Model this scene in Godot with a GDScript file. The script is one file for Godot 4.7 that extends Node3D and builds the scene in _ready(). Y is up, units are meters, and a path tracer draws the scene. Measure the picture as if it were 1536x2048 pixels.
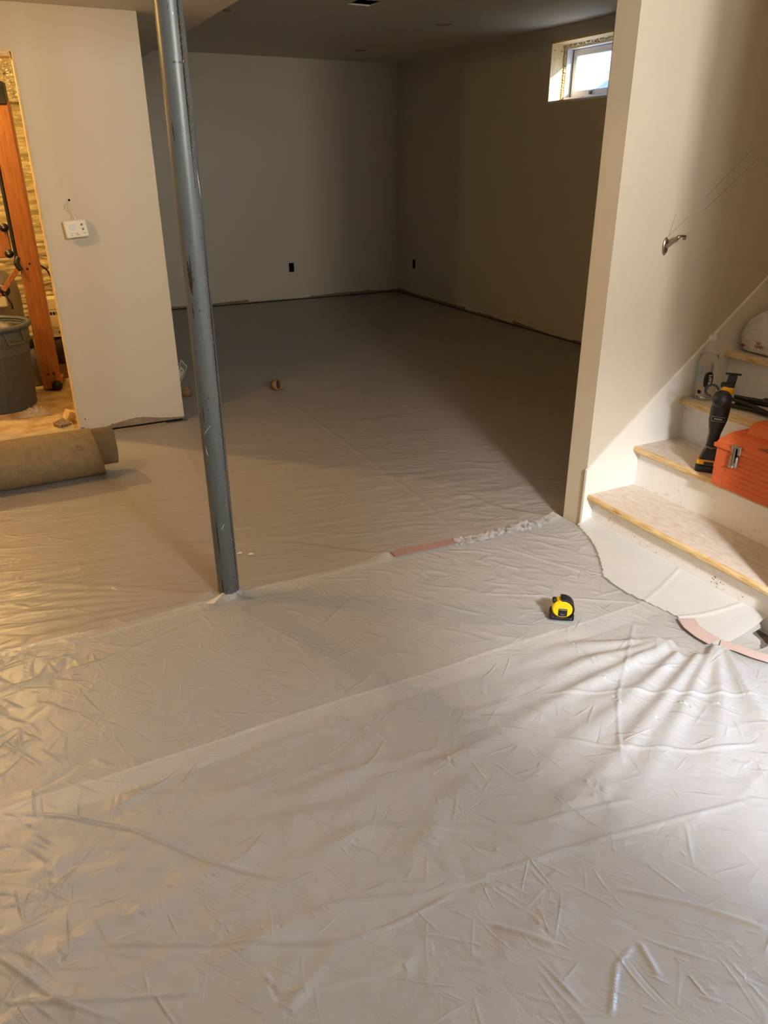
extends Node3D
# A basement under renovation: clear plastic sheeting on the slab, a steel column, stairs on the right.

var M := {}
var rng := RandomNumberGenerator.new()
var used := {}

# ---------------------------------------------------------------- naming and tagging
func numbered(called: String) -> String:
	if not used.has(called):
		used[called] = 0
		return called
	used[called] += 1
	return "%s_%03d" % [called, used[called]]

func tag(o: Node3D, label: String, category: String, group := "", kind := "") -> Node3D:
	o.set_meta("label", label)
	if category: o.set_meta("category", category)
	if group: o.set_meta("group", group)
	if kind: o.set_meta("kind", kind)
	return o

func thing(called: String, label: String, category: String, at := Vector3.ZERO, turn := 0.0, group := "") -> Node3D:
	var o := Node3D.new()
	o.name = numbered(called)
	add_child(o)
	o.position = at
	o.rotation.y = turn
	tag(o, label, category, group)
	return o

func obj(called: String, mesh: Mesh, material: Material, parent: Node3D = null) -> MeshInstance3D:
	var o := MeshInstance3D.new()
	o.mesh = mesh
	o.material_override = material
	if parent == null:
		o.name = numbered(called)
		add_child(o)
	else:
		o.name = called
		parent.add_child(o, true)
	return o

func struct(called: String, mesh: Mesh, material: Material, label := "") -> MeshInstance3D:
	var o := obj(called, mesh, material)
	o.name = called
	o.set_meta("kind", "structure")
	if label: o.set_meta("label", label)
	return o

# ---------------------------------------------------------------- mesh building
func begin(flat := true) -> SurfaceTool:
	var st := SurfaceTool.new()
	st.begin(Mesh.PRIMITIVE_TRIANGLES)
	st.set_smooth_group(-1 if flat else 0)
	return st

func done(st: SurfaceTool) -> ArrayMesh:
	st.generate_normals()
	return st.commit()

func vt(st: SurfaceTool, p: Vector3, uv: Vector2) -> void:
	st.set_uv(uv)
	st.add_vertex(p)

# corners counter-clockwise as seen from outside
func quad(st: SurfaceTool, a: Vector3, b: Vector3, c: Vector3, d: Vector3, ua := Vector2(0, 1), ub := Vector2(1, 1), uc := Vector2(1, 0), ud := Vector2(0, 0)) -> void:
	vt(st, a, ua); vt(st, c, uc); vt(st, b, ub)
	vt(st, a, ua); vt(st, d, ud); vt(st, c, uc)

func tri(st: SurfaceTool, a: Vector3, b: Vector3, c: Vector3) -> void:
	vt(st, a, Vector2.ZERO); vt(st, c, Vector2.ZERO); vt(st, b, Vector2.ZERO)

# a chamfered box; e is the chamfer, x its own placing
func bx(st: SurfaceTool, lo: Vector3, hi: Vector3, e := 0.0, x := Transform3D()) -> void:
	var c := (lo + hi) / 2.0
	var h := (hi - lo) / 2.0
	e = minf(e, minf(h.x, minf(h.y, h.z)) * 0.95)
	for axis in 3:
		for s in [-1.0, 1.0]:
			var u := (axis + 1) % 3
			var v := (axis + 2) % 3
			var p := []
			for k in [[-1, -1], [1, -1], [1, 1], [-1, 1]]:
				var q := Vector3.ZERO
				q[axis] = s * h[axis]
				q[u] = k[0] * (h[u] - e)
				q[v] = k[1] * (h[v] - e)
				p.append(x * (c + q))
			if s > 0: quad(st, p[0], p[1], p[2], p[3])
			else: quad(st, p[3], p[2], p[1], p[0])
	if e <= 0.0: return
	for axis in 3:
		var u := (axis + 1) % 3
		var v := (axis + 2) % 3
		for su in [-1.0, 1.0]:
			for sv in [-1.0, 1.0]:
				var p := []
				for k in [[-1, 0], [1, 0], [1, 1], [-1, 1]]:
					var q := Vector3.ZERO
					q[axis] = k[0] * (h[axis] - e)
					q[u] = su * (h[u] if k[1] == 0 else h[u] - e)
					q[v] = sv * (h[v] - e if k[1] == 0 else h[v])
					p.append(x * (c + q))
				if su * sv > 0: quad(st, p[3], p[2], p[1], p[0])
				else: quad(st, p[0], p[1], p[2], p[3])
	for sx in [-1.0, 1.0]:
		for sy in [-1.0, 1.0]:
			for sz in [-1.0, 1.0]:
				var a := x * (c + Vector3(sx * h.x, sy * (h.y - e), sz * (h.z - e)))
				var b := x * (c + Vector3(sx * (h.x - e), sy * h.y, sz * (h.z - e)))
				var d := x * (c + Vector3(sx * (h.x - e), sy * (h.y - e), sz * h.z))
				if sx * sy * sz > 0: tri(st, a, b, d)
				else: tri(st, a, d, b)

func box(lo: Vector3, hi: Vector3, e := 0.0, x := Transform3D()) -> ArrayMesh:
	var st := begin()
	bx(st, lo, hi, e, x)
	return done(st)

func boxc(c: Vector3, size: Vector3, e := 0.0, x := Transform3D()) -> ArrayMesh:
	return box(c - size / 2.0, c + size / 2.0, e, x)

# turn a profile of (radius, height) round the y axis
func lathe(st: SurfaceTool, prof: Array, n := 32, x := Transform3D(), squash := 1.0) -> void:
	var total := 0.0
	var ls := [0.0]
	for i in range(1, prof.size()):
		total += prof[i].distance_to(prof[i - 1])
		ls.append(total)
	for i in range(prof.size() - 1):
		for k in n:
			var a0 := TAU * k / n
			var a1 := TAU * (k + 1) / n
			var p := []
			for q in [[a0, i], [a1, i], [a1, i + 1], [a0, i + 1]]:
				var r: Vector2 = prof[q[1]]
				p.append(x * Vector3(r.x * sin(q[0]), r.y, r.x * cos(q[0]) * squash))
			var u0 := float(k) / n
			var u1 := float(k + 1) / n
			var v0: float = 1.0 - ls[i] / total
			var v1: float = 1.0 - ls[i + 1] / total
			quad(st, p[0], p[1], p[2], p[3], Vector2(u0, v0), Vector2(u1, v0), Vector2(u1, v1), Vector2(u0, v1))

func lathed(prof: Array, n := 32, x := Transform3D(), flat := false) -> ArrayMesh:
	var st := begin(flat)
	lathe(st, prof, n, x)
	return done(st)

# a round bar along a path
func tube(st: SurfaceTool, path: Array, r: float, n := 8, caps := true) -> void:
	var rings := []
	var up := Vector3(0.13, 0.97, 0.21).normalized()
	for i in path.size():
		var d: Vector3 = (path[mini(i + 1, path.size() - 1)] - path[maxi(i - 1, 0)]).normalized()
		var s := d.cross(up)
		if s.length() < 0.05: s = d.cross(Vector3.RIGHT)
		s = s.normalized()
		var t := s.cross(d).normalized()
		up = t
		var ring := []
		for k in n:
			var a := TAU * k / n
			ring.append(path[i] + (s * cos(a) + t * sin(a)) * r)
		rings.append(ring)
	for i in range(rings.size() - 1):
		for k in n:
			var k1 := (k + 1) % n
			quad(st, rings[i][k1], rings[i][k], rings[i + 1][k], rings[i + 1][k1])
	if caps:
		for k in range(1, n - 1):
			tri(st, rings[0][0], rings[0][k], rings[0][k + 1])
			var e: Array = rings[rings.size() - 1]
			tri(st, e[0], e[k + 1], e[k])

func tubed(path: Array, r: float, n := 8) -> ArrayMesh:
	var st := begin(false)
	tube(st, path, r, n)
	return done(st)

func spline(pts: Array, steps := 6) -> Array:
	var c := []
	for i in range(pts.size() - 1):
		for k in steps:
			c.append(pts[i].cubic_interpolate(pts[i + 1], pts[maxi(i - 1, 0)], pts[mini(i + 2, pts.size() - 1)], float(k) / steps))
	c.append(pts[pts.size() - 1])
	return c

# a polygon (counter-clockwise in x, y) pushed from z0 to z1, its rims chamfered by e
func prism(st: SurfaceTool, poly: PackedVector2Array, z0: float, z1: float, x := Transform3D(), e := 0.0) -> void:
	if Geometry2D.is_polygon_clockwise(poly):
		poly = poly.duplicate()
		poly.reverse()
	var inner := poly
	if e > 0.0:
		inner = PackedVector2Array()
		for i in poly.size():
			var p := poly[i]
			var a := (p - poly[(i - 1 + poly.size()) % poly.size()]).normalized()
			var b := (poly[(i + 1) % poly.size()] - p).normalized()
			var m := (Vector2(-a.y, a.x) + Vector2(-b.y, b.x)).normalized()
			inner.append(p + m * e)
	var t := Geometry2D.triangulate_polygon(inner)
	for i in range(0, t.size(), 3):
		var a := inner[t[i]]
		var b := inner[t[i + 1]]
		var c := inner[t[i + 2]]
		if (b - a).cross(c - a) < 0:
			var w := b
			b = c
			c = w
		tri(st, x * Vector3(a.x, a.y, z1), x * Vector3(b.x, b.y, z1), x * Vector3(c.x, c.y, z1))
		tri(st, x * Vector3(a.x, a.y, z0), x * Vector3(c.x, c.y, z0), x * Vector3(b.x, b.y, z0))
	for i in poly.size():
		var j := (i + 1) % poly.size()
		var a := poly[i]
		var b := poly[j]
		quad(st, x * Vector3(a.x, a.y, z0 + e), x * Vector3(b.x, b.y, z0 + e), x * Vector3(b.x, b.y, z1 - e), x * Vector3(a.x, a.y, z1 - e))
		if e > 0.0:
			var c := inner[i]
			var d := inner[j]
			quad(st, x * Vector3(a.x, a.y, z1 - e), x * Vector3(b.x, b.y, z1 - e), x * Vector3(d.x, d.y, z1), x * Vector3(c.x, c.y, z1))
			quad(st, x * Vector3(b.x, b.y, z0 + e), x * Vector3(a.x, a.y, z0 + e), x * Vector3(c.x, c.y, z0), x * Vector3(d.x, d.y, z0))

func prismed(poly: Array, z0: float, z1: float, x := Transform3D(), e := 0.0) -> ArrayMesh:
	var st := begin()
	prism(st, PackedVector2Array(poly), z0, z1, x, e)
	return done(st)

func lettering(s: String, size: float, parent: Node3D, m: Material, x: Transform3D, called := "lettering", font := "Droid Sans", weight := 400) -> MeshInstance3D:
	var f := SystemFont.new()
	f.font_names = PackedStringArray([font])
	f.font_weight = weight
	var t := TextMesh.new()
	t.text = s
	t.font = f
	t.font_size = 32
	t.pixel_size = size / 32.0
	t.depth = 0.0004
	var o := obj(called, t, m, parent)
	o.transform = x
	return o

# ---------------------------------------------------------------- materials
func plain(c: Color, rough := 0.7, metal := 0.0, spec := 0.5) -> StandardMaterial3D:
	var m := StandardMaterial3D.new()
	m.albedo_color = c
	m.roughness = rough
	m.metallic = metal
	m.metallic_specular = spec
	return m

func noise_tex(freq: float, ramp: Array, size := 512, octaves := 5, kind := FastNoiseLite.TYPE_SIMPLEX_SMOOTH, fractal := FastNoiseLite.FRACTAL_FBM, sd := 1) -> NoiseTexture2D:
	var n := FastNoiseLite.new()
	n.noise_type = kind
	n.frequency = freq
	n.fractal_type = fractal
	n.fractal_octaves = octaves
	n.seed = sd
	var t := NoiseTexture2D.new()
	t.width = size
	t.height = size
	t.seamless = true
	t.seamless_blend_skirt = 0.2
	t.noise = n
	if ramp.size():
		var g := Gradient.new()
		var offs := PackedFloat32Array()
		var cols := PackedColorArray()
		for k in ramp:
			offs.append(k[0])
			cols.append(k[1])
		g.offsets = offs
		g.colors = cols
		t.color_ramp = g
	return t

func tri_tex(m: StandardMaterial3D, t: Texture2D, scale: Vector3, world := false) -> StandardMaterial3D:
	m.albedo_texture = t
	m.albedo_color = Color.WHITE
	m.uv1_triplanar = true
	m.uv1_world_triplanar = world
	m.uv1_scale = scale
	return m

func rgb8(r: int, g: int, b: int) -> Color:
	return Color(r / 255.0, g / 255.0, b / 255.0)

# a creased film: straight folds in patches over a faint crumple, as a seamless map of heights
func crease_map(n: int, freq: float, sd: int) -> ImageTexture:
	var a := FastNoiseLite.new()
	a.noise_type = FastNoiseLite.TYPE_SIMPLEX
	a.fractal_type = FastNoiseLite.FRACTAL_RIDGED
	a.fractal_octaves = 2
	a.frequency = freq
	a.seed = sd
	a.domain_warp_enabled = true
	a.domain_warp_amplitude = 14.0
	a.domain_warp_frequency = freq * 0.6
	var b := FastNoiseLite.new()
	b.noise_type = FastNoiseLite.TYPE_SIMPLEX
	b.frequency = freq * 0.28
	b.seed = sd + 7
	var im := Image.create(n, n, false, Image.FORMAT_RF)
	var r := RandomNumberGenerator.new()
	r.seed = sd
	var h := PackedFloat32Array()
	h.resize(n * n)
	for y in n:
		for x in n:
			var v := 0.0
			var wx := clampf((x - n * 0.85) / (n * 0.15), 0.0, 1.0)
			var wy := clampf((y - n * 0.85) / (n * 0.15), 0.0, 1.0)
			for k in 4:
				var w := (wx if k & 1 else 1.0 - wx) * (wy if k & 2 else 1.0 - wy)
				if w > 0.0:
					var px := x - (n if k & 1 else 0)
					var py := y - (n if k & 2 else 0)
					var q := a.get_noise_2d(px, py) * 0.5 + 0.5
					v += w * q * q * 0.42 * clampf(b.get_noise_2d(px, py) * 2.2 + 0.25, 0.0, 1.0)
			h[y * n + x] = v
	# single folds, wrapped round the edges
	for k in 460:
		var c := Vector2(r.randf() * n, r.randf() * n)
		var d := Vector2.from_angle(r.randf() * TAU if k % 3 else 0.9 + r.randfn(0.0, 0.25))
		var l := r.randf_range(18.0, 130.0)
		var wide := r.randf_range(1.6, 3.6)
		var high := r.randf_range(0.25, 1.0) * (1.0 if r.randf() < 0.75 else -0.7)
		var bend := r.randf_range(-0.0022, 0.0022)
		for t in range(-int(l / 2), int(l / 2) + 1):
			var fade := 1.0 - pow(absf(t) / (l / 2), 2.0)
			var m := c + d * t + d.orthogonal() * (bend * t * t)
			for o in range(-9, 10):
				var e := m + d.orthogonal() * o
				var i := posmod(int(e.y), n) * n + posmod(int(e.x), n)
				h[i] = maxf(h[i], high * fade * exp(-pow(o / wide, 2.0))) if high > 0 else minf(h[i], high * fade * exp(-pow(o / wide, 2.0)))
	for y in n:
		for x in n:
			im.set_pixel(x, y, Color(h[y * n + x], 0, 0))
	return ImageTexture.create_from_image(im)

func make_materials() -> void:
	# painted drywall with a faint roller stipple
	var roller := noise_tex(0.16, [], 512, 3, FastNoiseLite.TYPE_SIMPLEX_SMOOTH, FastNoiseLite.FRACTAL_FBM, 3)
	for w in [["wall", rgb8(207, 198, 179)], ["ceiling", rgb8(218, 210, 193)], ["gloss_paint", rgb8(238, 235, 226)]]:
		var m := plain(w[1], 0.75 if w[0] != "gloss_paint" else 0.45)
		m.heightmap_enabled = true
		m.heightmap_texture = roller
		m.heightmap_scale = 0.05
		m.uv1_triplanar = true
		m.uv1_world_triplanar = true
		m.uv1_scale = Vector3.ONE * 2.2
		M[w[0]] = m
	# concrete slab, blotched
	M.concrete = tri_tex(plain(Color.WHITE, 0.85), noise_tex(0.012, [[0.0, rgb8(92, 84, 77)], [0.35, rgb8(120, 111, 103)], [0.55, rgb8(132, 123, 115)], [0.75, rgb8(144, 135, 127)], [1.0, rgb8(170, 161, 154)]], 1024, 8), Vector3.ONE * 1.15, true)
	M.dusty_concrete = tri_tex(plain(Color.WHITE, 0.9), noise_tex(0.02, [[0.0, rgb8(150, 124, 92)], [0.5, rgb8(188, 160, 124)], [1.0, rgb8(212, 188, 152)]], 512, 5, FastNoiseLite.TYPE_SIMPLEX_SMOOTH, FastNoiseLite.FRACTAL_FBM, 5), Vector3.ONE * 0.6, true)
	M.raw_board = tri_tex(plain(Color.WHITE, 0.9), noise_tex(0.03, [[0.0, rgb8(128, 110, 92)], [1.0, rgb8(158, 140, 120)]], 256, 4), Vector3.ONE * 2.0, true)
	M.dark_gap = plain(rgb8(30, 24, 20), 0.95)
	# polythene sheeting
	var creases := crease_map(768, 0.03, 11)
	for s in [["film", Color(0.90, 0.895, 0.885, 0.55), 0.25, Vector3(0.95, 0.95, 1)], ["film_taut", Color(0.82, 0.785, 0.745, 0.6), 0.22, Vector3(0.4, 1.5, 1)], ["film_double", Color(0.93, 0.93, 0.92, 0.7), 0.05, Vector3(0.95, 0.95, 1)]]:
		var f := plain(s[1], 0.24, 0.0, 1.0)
		f.transparency = BaseMaterial3D.TRANSPARENCY_ALPHA
		f.roughness = 0.33
		f.cull_mode = BaseMaterial3D.CULL_DISABLED
		f.heightmap_enabled = true
		f.heightmap_texture = creases
		f.heightmap_scale = s[2]
		f.uv1_scale = s[3]
		M[s[0]] = f
	# timbers
	M.pine = tri_tex(plain(Color.WHITE, 0.65), noise_tex(0.05, [[0.0, rgb8(206, 168, 110)], [0.5, rgb8(232, 202, 148)], [1.0, rgb8(242, 220, 172)]], 256, 4), Vector3(6, 0.6, 6))
	M.pine_flat = tri_tex(plain(Color.WHITE, 0.65), noise_tex(0.05, [[0.0, rgb8(206, 168, 110)], [0.5, rgb8(232, 202, 148)], [1.0, rgb8(242, 220, 172)]], 256, 4), Vector3(6, 6, 0.6))
	M.oiled_wood = tri_tex(plain(Color.WHITE, 0.42), noise_tex(0.05, [[0.0, rgb8(136, 78, 36)], [0.5, rgb8(160, 98, 50)], [1.0, rgb8(176, 116, 64)]], 256, 4, FastNoiseLite.TYPE_SIMPLEX_SMOOTH, FastNoiseLite.FRACTAL_FBM, 9), Vector3(5, 0.35, 5))
	M.tread = tri_tex(plain(Color.WHITE, 0.7), noise_tex(0.02, [[0.0, rgb8(206, 190, 174)], [0.4, rgb8(217, 204, 190)], [0.6, rgb8(221, 209, 196)], [1.0, rgb8(229, 219, 207)]], 512, 7, FastNoiseLite.TYPE_SIMPLEX_SMOOTH, FastNoiseLite.FRACTAL_FBM, 21), Vector3(3.0, 3.0, 1.6), true)
	M.ply_edge = tri_tex(plain(Color.WHITE, 0.7), noise_tex(0.03, [[0.0, rgb8(150, 112, 62)], [0.3, rgb8(206, 172, 116)], [0.6, rgb8(226, 198, 146)], [1.0, rgb8(238, 218, 178)]], 256, 5, FastNoiseLite.TYPE_SIMPLEX_SMOOTH, FastNoiseLite.FRACTAL_FBM, 22), Vector3(10, 10, 1.0), true)
	var scuffs := noise_tex(0.035, [[0.0, rgb8(205, 195, 180)], [0.16, rgb8(234, 230, 221)], [0.3, rgb8(240, 238, 231)], [1.0, rgb8(243, 241, 236)]], 512, 6, FastNoiseLite.TYPE_SIMPLEX_SMOOTH, FastNoiseLite.FRACTAL_FBM, 31)
	M.riser = tri_tex(plain(Color.WHITE, 0.5), scuffs, Vector3.ONE * 1.3, true)
	# paper and board
	M.builder_paper = tri_tex(plain(Color.WHITE, 0.85), noise_tex(0.03, [[0.0, rgb8(118, 100, 72)], [0.5, rgb8(130, 111, 80)], [1.0, rgb8(140, 121, 90)]], 512, 5, FastNoiseLite.TYPE_SIMPLEX_SMOOTH, FastNoiseLite.FRACTAL_FBM, 41), Vector3.ONE * 1.5)
	M.cardboard = plain(rgb8(142, 112, 78), 0.85)
	M.stamp_ink = plain(rgb8(128, 82, 58), 0.85)
	M.carton = plain(rgb8(226, 214, 188), 0.75)
	M.ink = plain(rgb8(20, 20, 22), 0.7)
	M.grey_ink = plain(rgb8(120, 112, 100), 0.7)
	M.red_ink = plain(rgb8(168, 44, 34), 0.7)
	M.pink_tape = tri_tex(plain(Color.WHITE, 0.55), noise_tex(0.09, [[0.0, rgb8(150, 116, 108)], [0.5, rgb8(170, 136, 128)], [1.0, rgb8(190, 158, 150)]], 256, 4), Vector3.ONE * 5.0)
	M.pink_faded = tri_tex(plain(Color.WHITE, 0.5), noise_tex(0.09, [[0.0, rgb8(196, 172, 163)], [0.5, rgb8(204, 180, 172)], [1.0, rgb8(210, 190, 182)]], 256, 4), Vector3.ONE * 5.0)
	M.note_paper = plain(rgb8(186, 186, 170), 0.8)
	M.note_ink = plain(rgb8(112, 118, 104), 0.8)
	# plastics and metals
	M.black = plain(rgb8(22, 22, 24), 0.45)
	M.black_rubber = plain(rgb8(18, 18, 19), 0.6)
	M.void_black = plain(rgb8(4, 4, 4), 0.95, 0.0, 0.1)
	M.yellow = plain(rgb8(250, 206, 8), 0.35)
	M.tool_yellow = plain(rgb8(236, 168, 22), 0.4)
	M.orange = tri_tex(plain(Color.WHITE, 0.5), noise_tex(0.06, [[0.0, rgb8(200, 90, 44)], [0.7, rgb8(208, 98, 50)], [1.0, rgb8(218, 112, 66)]], 256, 5), Vector3.ONE * 3.0)
	M.silver = plain(rgb8(200, 198, 190), 0.3, 1.0)
	M.nickel = plain(rgb8(158, 146, 134), 0.28, 1.0)
	M.bin_grey = tri_tex(plain(Color.WHITE, 0.6), noise_tex(0.05, [[0.0, rgb8(66, 70, 68)], [0.7, rgb8(84, 88, 86)], [1.0, rgb8(130, 134, 128)]], 512, 6), Vector3.ONE * 2.0)
	M.white_plastic = plain(rgb8(232, 226, 208), 0.45)
	M.white_vinyl = plain(rgb8(238, 236, 232), 0.4)
	M.lcd = plain(rgb8(206, 214, 214), 0.3)
	M.button = plain(rgb8(120, 112, 100), 0.5)
	M.wire = plain(rgb8(226, 212, 186), 0.5)
	M.bag = plain(rgb8(228, 220, 206), 0.42)
	M.bag.backlight_enabled = true
	M.bag.backlight = Color(0.3, 0.3, 0.3)
	M.grout = tri_tex(plain(Color.WHITE, 0.8), noise_tex(0.08, [[0.0, rgb8(120, 122, 124)], [0.5, rgb8(180, 182, 184)], [1.0, rgb8(224, 226, 228)]], 256, 5), Vector3.ONE * 8.0)
	M.tank = plain(rgb8(128, 124, 114), 0.3, 0.6)
	M.dark_sack = plain(rgb8(54, 46, 40), 0.45)
	M.brown_box = plain(rgb8(120, 92, 64), 0.85)
	M.sheath = plain(rgb8(210, 196, 160), 0.7)
	# insulation on the cellar wall
	M.foil = plain(rgb8(246, 243, 234), 0.3, 1.0)
	M.facing = plain(rgb8(206, 190, 152), 0.4, 0.25)
	M.facing.heightmap_enabled = true
	M.facing.heightmap_texture = creases
	M.facing.heightmap_scale = 0.9
	M.facing.uv1_triplanar = true
	M.facing.uv1_scale = Vector3(1.0, 4.0, 1.0)
	# clear things
	var g := plain(Color(0.95, 0.97, 0.97, 0.06), 0.03)
	g.transparency = BaseMaterial3D.TRANSPARENCY_ALPHA
	M.glass = g
	var b := plain(Color(0.94, 0.96, 0.96, 0.08), 0.05)
	b.transparency = BaseMaterial3D.TRANSPARENCY_ALPHA
	M.clear_plastic = b
	var fc := plain(Color(0.92, 0.94, 0.94, 0.4), 0.4)
	fc.transparency = BaseMaterial3D.TRANSPARENCY_ALPHA
	M.frosted_cap = fc
	var wt := plain(Color(1, 1, 1, 0.0), 0.02)
	wt.refraction_enabled = true
	wt.refraction_scale = 0.033
	M.water = wt
	# outdoors
	M.siding = plain(rgb8(226, 228, 230), 0.6)
	M.roof = plain(rgb8(104, 112, 130), 0.85)
	M.lawn = plain(rgb8(110, 116, 84), 0.95)
	M.deck = plain(rgb8(150, 146, 140), 0.9)

# ---------------------------------------------------------------- sheets of film as fields of heights
class Sheet:
	var x0 := 0.0
	var dx := 0.01
	var nx := 0
	var zs := PackedFloat32Array()
	var h := PackedFloat32Array()

	func _init(xa: float, xb: float, step: float, za: float, near: float, zb: float, far: float) -> void:
		x0 = xa
		dx = step
		nx = int((xb - xa) / step) + 1
		var z := za
		while z > zb + near * 0.4:
			zs.append(z)
			z -= lerpf(near, far, clampf((za - z) / (za - zb) * 1.3, 0.0, 1.0))
		zs.append(zb)
		h.resize(nx * zs.size())

	func swell(amount: float, freq: float, sd: int, sx := 1.0, sz := 1.0, sharp := false) -> void:
		var n := FastNoiseLite.new()
		n.noise_type = FastNoiseLite.TYPE_SIMPLEX_SMOOTH
		n.frequency = freq
		n.fractal_octaves = 3
		n.seed = sd
		if sharp: n.fractal_type = FastNoiseLite.FRACTAL_RIDGED
		for j in zs.size():
			for i in nx:
				h[j * nx + i] += amount * n.get_noise_2d((x0 + i * dx) * sx, zs[j] * sz)

	# a crease along a path: w wide, a high, wider by grow and lower towards its end when fan is set
	func ridge(path: Array, w: float, a: float, fan := 0.0, fade := 0.15) -> void:
		var total := 0.0
		for k in range(path.size() - 1):
			total += path[k].distance_to(path[k + 1])
		var gone := 0.0
		for k in range(path.size() - 1):
			var p: Vector2 = path[k]
			var q: Vector2 = path[k + 1]
			var l := p.distance_to(q)
			var d := (q - p) / maxf(l, 1e-5)
			var reach := w * (1.0 + fan) * 2.6
			var i0 := maxi(int((minf(p.x, q.x) - reach - x0) / dx), 0)
			var i1 := mini(int((maxf(p.x, q.x) + reach - x0) / dx) + 1, nx - 1)
			var zlo := minf(p.y, q.y) - reach
			var zhi := maxf(p.y, q.y) + reach
			for j in zs.size():
				var z := zs[j]
				if z > zhi: continue
				if z < zlo: break
				for i in range(i0, i1 + 1):
					var v := Vector2(x0 + i * dx, z) - p
					var t := v.dot(d)
					if t < (-reach if k == 0 else 0.0) or t >= (l + reach if k == path.size() - 2 else l): continue
					var s := clampf((gone + t) / total, 0.0, 1.0)
					var c := (v - d * clampf(t, 0.0, l)).length() / (w * (1.0 + fan * s))
					if c > 2.6: continue
					var m := smoothstep(0.0, fade, s) * (1.0 - smoothstep(1.0 - fade, 1.0, s)) if fan == 0.0 else smoothstep(0.0, 0.04, s) * (1.0 - s)
					h[j * nx + i] += a * m * exp(-c * c)
			gone += l

	# a random scatter of short creases in a box, about a direction
	func scatter(r: RandomNumberGenerator, count: int, lo: Vector2, hi: Vector2, angle: float, spread: float, length: Vector2, w: Vector2, a: Vector2) -> void:
		for k in count:
			var p := Vector2(r.randf_range(lo.x, hi.x), r.randf_range(lo.y, hi.y))
			var d := Vector2.from_angle(angle + r.randf_range(-spread, spread)) * r.randf_range(length.x, length.y)
			var bend := d.orthogonal() * r.randf_range(-0.12, 0.12)
			ridge([p - d / 2, p + bend, p + d / 2], r.randf_range(w.x, w.y), r.randf_range(a.x, a.y) * (1.0 if r.randf() < 0.7 else -0.6), 0.0, 0.35)

	func mesh(base: Callable, keep: Callable) -> ArrayMesh:
		var n := zs.size()
		var pos := PackedVector3Array()
		var nor := PackedVector3Array()
		var uv := PackedVector2Array()
		pos.resize(nx * n)
		nor.resize(nx * n)
		uv.resize(nx * n)
		for j in n:
			for i in nx:
				var x := x0 + i * dx
				var at := j * nx + i
				h[at] = maxf(h[at], -0.002) + base.call(x, zs[j])
				pos[at] = Vector3(x, h[at], zs[j])
				uv[at] = Vector2(x, zs[j])
		for j in n:
			var ja := maxi(j - 1, 0)
			var jb := mini(j + 1, n - 1)
			for i in nx:
				var ia := maxi(i - 1, 0)
				var ib := mini(i + 1, nx - 1)
				var gx := (h[j * nx + ib] - h[j * nx + ia]) / ((ib - ia) * dx)
				var gz := (h[jb * nx + i] - h[ja * nx + i]) / (zs[jb] - zs[ja])
				nor[j * nx + i] = Vector3(-gx, 1.0, -gz).normalized()
		var idx := PackedInt32Array()
		for j in range(n - 1):
			for i in range(nx - 1):
				if not keep.call(x0 + (i + 0.5) * dx, (zs[j] + zs[j + 1]) / 2.0): continue
				var a := j * nx + i
				idx.append_array(PackedInt32Array([a, a + nx, a + 1, a + 1, a + nx, a + nx + 1]))
		var arr := []
		arr.resize(Mesh.ARRAY_MAX)
		arr[Mesh.ARRAY_VERTEX] = pos
		arr[Mesh.ARRAY_NORMAL] = nor
		arr[Mesh.ARRAY_TEX_UV] = uv
		arr[Mesh.ARRAY_INDEX] = idx
		var m := ArrayMesh.new()
		m.add_surface_from_arrays(Mesh.PRIMITIVE_TRIANGLES, arr)
		return m

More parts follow.
